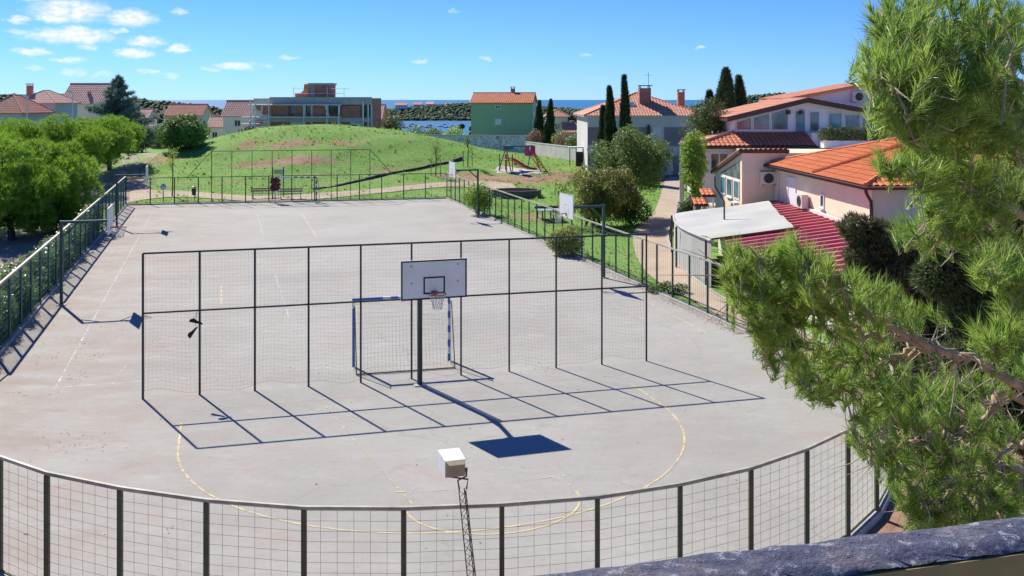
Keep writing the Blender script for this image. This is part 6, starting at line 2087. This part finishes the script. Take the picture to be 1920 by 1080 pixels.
# light-coloured crushed band beside the benches
# sandbox with a stone rim
c = GT(968, 372)
t = thing('sandbox', 'dark walled polygonal sandbox on the lawn', 'sandbox', (c.x, c.y + 1.2, c.z))
n = 8; ring = [(2.15 * math.cos(2 * math.pi * (k + .3) / n), 1.7 * math.sin(2 * math.pi * (k + .3) / n)) for k in range(n)]
for k in range(n):
    a, b = Vector((*ring[k], 0)), Vector((*ring[(k + 1) % n], 0)); inn = lambda v: Vector((v.x * .9, v.y * .88, 0))
    MB().prism([a + Vector((0, 0, -.2)), b + Vector((0, 0, -.2)), inn(b) + Vector((0, 0, -.2)), inn(a) + Vector((0, 0, -.2))], (0, 0, .82)).build('rim_stone', M['sandbox'], t)
MB().prism([(x * .88, y * .86, .25) for x, y in ring], (0, 0, .03)).build('sand', M['sand'], t)
# table tennis table
c = GT(1025, 412)
t = thing('ping_pong_table', 'grey-green concrete ping-pong table behind the right fence', 'table', (c.x, c.y, c.z), R(100))
MB().box(-1.37, 1.37, -.76, .76, .72, .78).build('table_top', M['table_top'], t); MB().box(-.02, .02, -.85, .85, .782, .93).build('net_plate', M['dark_metal'], t)
for x in (-.9, .8):
    for y in (-.5, .42): MB().box(x, x + .1, y, y + .08, 0, .72).build('leg', M['dark_stone'], t)
# playground swing and slide frame
def playground():
    a, b = GT(945, 322), GT(1000, 318)
    m = (a + b) / 2; u = (b - a); L = u.length
    t = thing('play_frame', 'red and magenta playground frame with slide, ladder and swing', 'play equipment', (m.x, m.y, m.z), math.atan2(u.y, u.x))
    h = 2.45; hl = L / 2
    MB().tube((-hl + .2, 0, h), (hl - .1, 0, h), .07).build('beam', M['play_teal'], t)
    for x, mm in ((-hl, M['play_red']), (hl, M['play_red'])):
        for s in (-1, 1): MB().tube((x + .1, s * .9, -.1), (x * .86, 0, h), .055).build('leg', M['play_teal'] if s > 0 else mm, t)
    MB().box(-hl - .15, -hl + .75, -.5, .5, 1.15, 1.23).build('platform', M['wood'], t)
    for s in (-.5, .46):
        for x in (-hl - .15, -hl + .7): MB().box(x, x + .07, s, s + .07, -.1, 1.75).build('tower_post', M['play_red'], t)
    sl = MB(); w = .26
    prof = [(-hl + .75, -.05, 1.25), (-hl + 1.2, -.35, 1.0), (-hl + 1.9, -.85, .45), (-hl + 2.4, -1.2, .2), (-hl + 2.9, -1.5, .17)]
    vs = []
    for (x, y, z) in prof: vs += [(x, y - w, z + .18), (x, y - w, z), (x, y + w, z), (x, y + w, z + .18), (x, y + w + .03, z + .18), (x, y + w + .03, z - .05), (x, y - w - .03, z - .05), (x, y - w - .03, z + .18)]
    sl.add(vs, [(i * 8 + k, i * 8 + (k + 1) % 8, i * 8 + 8 + (k + 1) % 8, i * 8 + 8 + k) for i in range(len(prof) - 1) for k in range(8)]).build('slide', M['play_red'], t, smooth=False)
    # climbing ladder with yellow boards
    for s in (-.42, .42): MB().sq((hl + s * .9 + .45, -1.0, -.1), (hl + s - .25, 0, 1.75), .09).build('ladder_rail', M['play_red'], t)
    for k in range(6):
        f = (k + .5) / 6.5; MB().box(hl - .37 + .7 * (1 - f) - .0, hl + .47 + .6 * (1 - f) - .28, -1.0 + f, -.95 + f, 1.75 * f, 1.75 * f + .2).build('ladder_board', M['play_yellow'], t)
    for s in (-.5, .35): MB().box(hl + s - .25, hl + s - .17, -.1, .5, 1.4, 2.45).build('gate_post', M['play_magenta'], t)
    MB().box(hl - .75, hl + .2, -.06, 0, 1.55, 1.95).build('guard_panel', M['play_magenta'], t); MB().box(hl - .75, hl + .2, .5, .56, 1.55, 1.95).build('guard_panel', M['play_magenta'], t)
    for x in (-.55, -.15): MB().tube((x, 0, h), (x, -.05, .75), .012, n=5).build('swing_rope', M['dark_metal'], t)
    MB().box(-.62, -.08, -.2, .1, .6, .95).build('swing_seat', M['play_blue'], t)
    MB().box(-hl + .3, -hl + .95, -.4, .4, 2.2, 2.6).build('roof_cap', M['play_teal'], t)


playground()
c = GT(975, 320)
mbp = MB(); n = 26; vs = [(c.x, c.y + .3, gz(c) + .03)]
for ring_ in (.35, .7, 1.0):
    for k in range(n):
        x_ = c.x + 3.0 * ring_ * math.cos(6.283 * k / n) * (1 + .1 * math.sin(k * 2.3)); y_ = c.y + .3 + 2.6 * ring_ * math.sin(6.283 * k / n) * (1 + .12 * math.sin(k * 1.7))
        vs.append((x_, y_, float(terrain(x_, y_)) + (.03 if ring_ < 1 else -.02)))
fs = [(0, 1 + k, 1 + (k + 1) % n) for k in range(n)]
for r_ in range(2): fs += [(1 + r_ * n + k, 1 + r_ * n + (k + 1) % n, 1 + (r_ + 1) * n + (k + 1) % n, 1 + (r_ + 1) * n + k) for k in range(n)]
mbp.add(vs, fs)
tag(mbp.build('play_surface', M['conc']), 'worn grey patch under the play frame', kind='structure')
# little flat-roofed shelter
c = GT(1085, 312)
t = thing('park_shelter', 'small flat white roofed shelter on dark posts by the garden wall', 'shelter', tuple(c))
MB().box(c.x - 1.15, c.x + 1.15, c.y - .6, c.y + .6, c.z + 2.05, c.z + 2.2).build('roof', M['white_paint'], t, True)
for s in (-1.05, -.35, .4, 1.0): MB().box(c.x + s, c.x + s + .09, c.y - .5, c.y - .41, c.z - .1, c.z + 2.05).build('post', M['dark_metal'], t, True)
MB().box(c.x - .3, c.x + .45, c.y + .3, c.y + .4, c.z, c.z + 1.6).build('notice_panel', M['dark_stone'], t, True)
# poles
b = GT(1278, 402); t = thing('utility_pole', 'thick grey concrete pole beside the sandy footpath', 'pole', tuple(b))
MB().path([(b.x, b.y, -.3), (b.x, b.y, 5.2)], [.17, .12], 10).build('shaft', M['conc'], t, True); MB().tube((b.x + .14, b.y - .15, 0), (b.x + .12, b.y - .13, 4.5), .025, n=5).build('cable_duct', M['pale_conc'], t, True)
for i, (px, y0, d, lab) in enumerate([(51, 190, 110, 'white street lamp post by the blue-grey villa'), (136, 190, 112, 'white street lamp post before the large salmon roof')]):
    x = P(px, y0, d).x; zt = CAM_H - (y0 - HORIZON) * d / FPX
    t = thing('street_lamp', lab, 'street lamp', (x, d, gz(Vector((x, d, 0)))), 0, 'white street lamps')
    MB().tube((0, 0, 0), (0, 0, zt + .05), .09, .06).build('post', M['white_paint'], t); MB().path([(0, 0, zt), (-.15, 0, zt + .18), (-.5, 0, zt + .2)], [.07, .1, .12], 8).build('lamp_head', M['white_paint'], t)
b = GT(78, 430); t = thing('lane_sign_post', 'thin dark post at the edge of the lane between two pines', 'post', tuple(b))
MB().tube(tuple(b), (b.x, b.y, b.z + 1.1), .04).build('shaft', M['dark_metal'], t, True); MB().box(b.x - .12, b.x + .12, b.y - .06, b.y - .045, b.z + .8, b.z + 1.05).build('plate', M['white_paint'], t, True)


def parked_car(label, c, rz, m):
    t = thing('parked_car', label, 'car', tuple(c), rz)
    prof = [(-2.0, .3), (-2.02, .75), (-1.25, .95), (-.75, 1.42), (.75, 1.45), (1.5, .95), (2.0, .85), (2.05, .3)]
    MB().prism([(x, -.82, z) for x, z in prof], (0, 1.64, 0)).build('body', m, t)
    for s in (-.83, .822): MB().prism([(-.65, s, .98), (-.5, s, 1.34), (.65, s, 1.36), (1.2, s, .98)], (0, .01, 0)).build('side_window', M['glass'], t)
    for x in (-1.25, 1.3):
        for s in (-.86, .70):
            w = MB().path([(x, s, .31), (x, s + .16, .31)], .31, 14).build('wheel', M['black_paint'], t)
            MB().path([(x, s - .004, .31), (x, s + .164, .31)], .17, 10).build('rim', M['grey_sheet'], w)
    return t


g2 = GT(412, 266)
parked_car('white car parked at the left foot of the mound', (g2.x, 168, gz(Vector((g2.x, 168, 0)))), R(20), M['white_paint'])
parked_car('silver car parked behind the shrubs right of the lane end', (P(318, 260, 185).x, 185, gz(Vector((P(318, 260, 185).x, 185, 0)))), R(-5), M['grey_sheet'])
parked_car('white car tucked beside the white house corner', (P(1325, 348, 62).x + .3, 62.8, 1.9 - 1.9), R(85), M['white_paint'])
g2 = GT(92, 405)
parked_car('pale car parked in the shade of the roadside pines', (g2.x - 1.2, g2.y, gz(g2)), R(105), M['grey_sheet'])

# sailing boats in the inlet
for i, (px, py, mh) in enumerate([(757, 240, 20), (768, 238, 24), (779, 241, 18), (790, 238, 26), (801, 240, 22), (806, 236, 18), (815, 241, 28), (826, 238, 22), (838, 240, 26), (847, 237, 19), (856, 240, 24), (865, 238, 20), (773, 234, 16), (833, 234, 15)]):
    d = FPX * (CAM_H + 25) / (py - HORIZON); x = P(px, py, d).x; k = d / FPX
    t = thing('sailing_boat', 'white moored sailing boat in the inlet, number %s from the left' % ['one', 'two', 'four', 'five', 'six', 'seven', 'eight', 'nine', 'eleven', 'twelve', 'thirteen', 'fourteen', 'three', 'ten'][i], 'boat', (x, d, -25), R((i * 47) % 180), 'boats moored in the inlet')
    MB().add([(-5, 0, 1.2), (-4, -1.5, 1.2), (3, -1.5, 1.3), (6, 0, 1.6), (3, 1.5, 1.3), (-4, 1.5, 1.2), (-4, 0, -.4), (4, 0, -.4)],
             [(0, 1, 2, 3, 4, 5), (0, 6, 1), (1, 6, 7, 2), (2, 7, 3), (3, 7, 4), (4, 7, 6, 5), (5, 6, 0)]).build('hull', M['white_paint'], t)
    MB().box(-1.8, 1.5, -.9, .9, 1.25, 2.0).build('cabin', M['white_paint'], t); MB().tube((.6, 0, 1.2), (.6, 0, mh * k * .75), .16, n=5).build('mast', M['scaffold'], t)

# ------------------------------------------------------------------ far woods
def woods():
    import bmesh
    r2 = np.random.default_rng(4)
    n = 120000
    Y = 215 * (1900 / 215) ** r2.random(n)
    X = r2.uniform(-.62, .62, n) * Y
    Zt = terrain(X, Y)
    px = 960 + FPX * X / Y
    keep = (Zt > -24.2)
    keep &= ~((Y < 520) & (px > 690) & (px < 900))          # the open slope above the inlet
    keep &= ~((Y < 240) & (r2.random(n) < .6))
    X, Y, Zt = X[keep], Y[keep], Zt[keep]
    k = r2.random(len(X)) < 32000 / len(X)
    X, Y, Zt = X[k], Y[k], Zt[k]
    # the peninsula across the inlet is thickly wooded
    m = 15000
    X2 = r2.uniform(-330, 230, m); Y2 = r2.uniform(1420, 1760, m); Z2 = terrain(X2, Y2); k = Z2 > -24.2
    X, Y, Zt = np.concatenate([X, X2[k]]), np.concatenate([Y, Y2[k]]), np.concatenate([Zt, Z2[k]])
    # each tree is a handful of small lumps when near, one when far
    near = Y < 620
    rep_ = np.where(near, 6, 1)
    idx = np.repeat(np.arange(len(X)), rep_)
    nn = len(idx); nr = near[idx]
    s = np.where(nr, r2.uniform(.6, 1.3, nn), r2.uniform(.9, 2.2, nn) * (1 + Y[idx] / 2800))
    sp = np.where(nr, 1.5, 0)
    ox, oy, oz = (r2.normal(size=nn) * sp for _ in range(3))
    bm = bmesh.new(); bmesh.ops.create_icosphere(bm, subdivisions=1, radius=1)
    V0 = np.array([tuple(v.co) for v in bm.verts]); F0 = np.array([[v.index for v in f.verts] for f in bm.faces]); bm.free()
    V = np.repeat(V0[None], nn, 0) * (1 + .35 * r2.uniform(-1, 1, (nn, len(V0), 1)))
    V[:, :, 2] *= r2.uniform(.6, 1.0, nn)[:, None]
    V = V * s[:, None, None]
    V[:, :, 0] += (X[idx] + ox)[:, None]; V[:, :, 1] += (Y[idx] + oy)[:, None]
    V[:, :, 2] += (Zt[idx] + np.where(nr, 1.6 + oz * .6, s * .4))[:, None]
    F = (F0[None] + (np.arange(nn) * len(V0))[:, None, None]).reshape(-1, 3)
    V = V.reshape(-1, 3).astype(np.float32)
    me = bpy.data.meshes.new('wooded_hills')
    me.vertices.add(len(V)); me.vertices.foreach_set('co', V.ravel())
    me.loops.add(F.size); me.loops.foreach_set('vertex_index', F.ravel().astype(np.int32))
    me.polygons.add(len(F)); me.polygons.foreach_set('loop_start', np.arange(0, F.size, 3, dtype=np.int32)); me.polygons.foreach_set('loop_total', np.full(len(F), 3, dtype=np.int32))
    me.update(calc_edges=True)
    tag(link_mesh('wooded_hills', me, M['forest']), 'dark green woods covering the coastal hills', 'woods', kind='stuff')


woods()

# ------------------------------------------------------------------ grass tufts, litter
def grass():
    r3 = np.random.default_rng(9)
    def in_poly(X, Y, poly):
        c = np.zeros(len(X), bool); j = len(poly) - 1
        for i in range(len(poly)):
            xi, yi, xj, yj = poly[i].x, poly[i].y, poly[j].x, poly[j].y
            with np.errstate(divide='ignore', invalid='ignore'):
                cond = ((yi > Y) != (yj > Y)) & (X < (xj - xi) * (Y - yi) / (yj - yi + 1e-12) + xi)
            c ^= cond; j = i
        return c
    n = 90000
    Y = 30 + (170 - 30) * r3.random(n) ** .8
    X = r3.uniform(-.47, .40, n) * Y
    bad = in_poly(X, Y, outline)
    for L, Rr in ((rl, rr_road), (pl, pr)): bad |= in_poly(X, Y, L + Rr[::-1])
    lane = (X + 16.3) + .30 * (Y - 31.4)
    bad |= (lane < 0) & (r3.random(n) < .75)
    bad |= (X > 8) & (Y < 62)
    X, Y = X[~bad], Y[~bad]
    nn = np.sin(X * .9) * np.sin(Y * .8) + np.sin(X * .31 + 2) * np.sin(Y * .37)
    k = r3.random(len(X)) < np.clip(.55 + .45 * nn, .12, 1)
    X, Y = X[k], Y[k]
    C = np.stack([X, Y, terrain(X, Y) - .01], 1)
    D = np.tile(np.array([[0, 0, 1.0]]), (len(C), 1))
    o = tufts('grass', C, D, 7, .14, .035, .85, M['grass'], None)
    kk = r3.random(len(C)) < .035
    Cw = C[kk]
    o2 = tufts('weeds', Cw, np.tile(np.array([[0, 0, 1.0]]), (len(Cw), 1)), 14, .34, .05, .8, M['grass'], None)
    tag(o2, 'taller weed clumps dotted over the lawn and mound', 'weeds')
    tag(o, 'short uneven lawn grass round the court and over the mound', 'grass')


grass()


def litter():
    r3 = np.random.default_rng(17)
    C = []
    def spill(px, py, rx, ry, n):
        for _ in range(n * 2 // 3):
            p = G(px + r3.normal() * rx * 1.5, py + r3.normal() * ry * 1.5); C.append((p.x, p.y, .012))
    for px, py, rx, ry, n in [(155, 640, 8, 3, 40), (170, 648, 10, 3, 40), (120, 635, 7, 4, 25), (170, 668, 10, 3, 45), (110, 670, 14, 4, 40), (135, 712, 8, 4, 40), (155, 703, 5, 2, 16), (205, 612, 12, 4, 45), (225, 620, 8, 3, 20),
                              (60, 740, 20, 8, 40), (150, 830, 30, 10, 60), (95, 845, 16, 8, 20), (300, 530, 26, 4, 60), (335, 528, 20, 3, 45), (215, 535, 8, 3, 26), (250, 527, 6, 3, 16), (310, 640, 20, 5, 36), (380, 700, 60, 30, 40),
                              (160, 562, 22, 12, 40), (60, 660, 30, 14, 70), (120, 600, 20, 16, 50), (320, 990, 4, 2, 6), (45, 1000, 3, 2, 4), (600, 690, 14, 8, 26), (900, 695, 14, 4, 26), (1020, 690, 16, 4, 26), (700, 560, 200, 60, 60), (600, 850, 240, 60, 36), (1150, 800, 160, 60, 26)]:
        spill(px, py, rx, ry, n)
    # drifts along the left fence foot
    for _ in range(900):
        s = r3.random(); p = NEAR_L.lerp(FAR_L, s * .8) - nl * (abs(r3.normal()) * .5 + .1); C.append((p.x, p.y, .012))
    # and reddish needles along the right fence foot
    for _ in range(1500):
        s = r3.random() ** 1.4; p = NEAR_R.lerp(FAR_R, s * .5) - AY * (abs(r3.normal()) * .22 + .12); C.append((p.x, p.y, .012))
    C = np.array(C)
    N_ = unit(np.array([[0, 0, 1.0]]) + .35 * rand_dirs(len(C)))
    o = leaf_mesh('fallen_leaves', C, N_, .05, M['leaf_litter'], None, .6)
    tag(o, 'dry fallen leaves and needles scattered on the court', 'leaf litter')


litter()
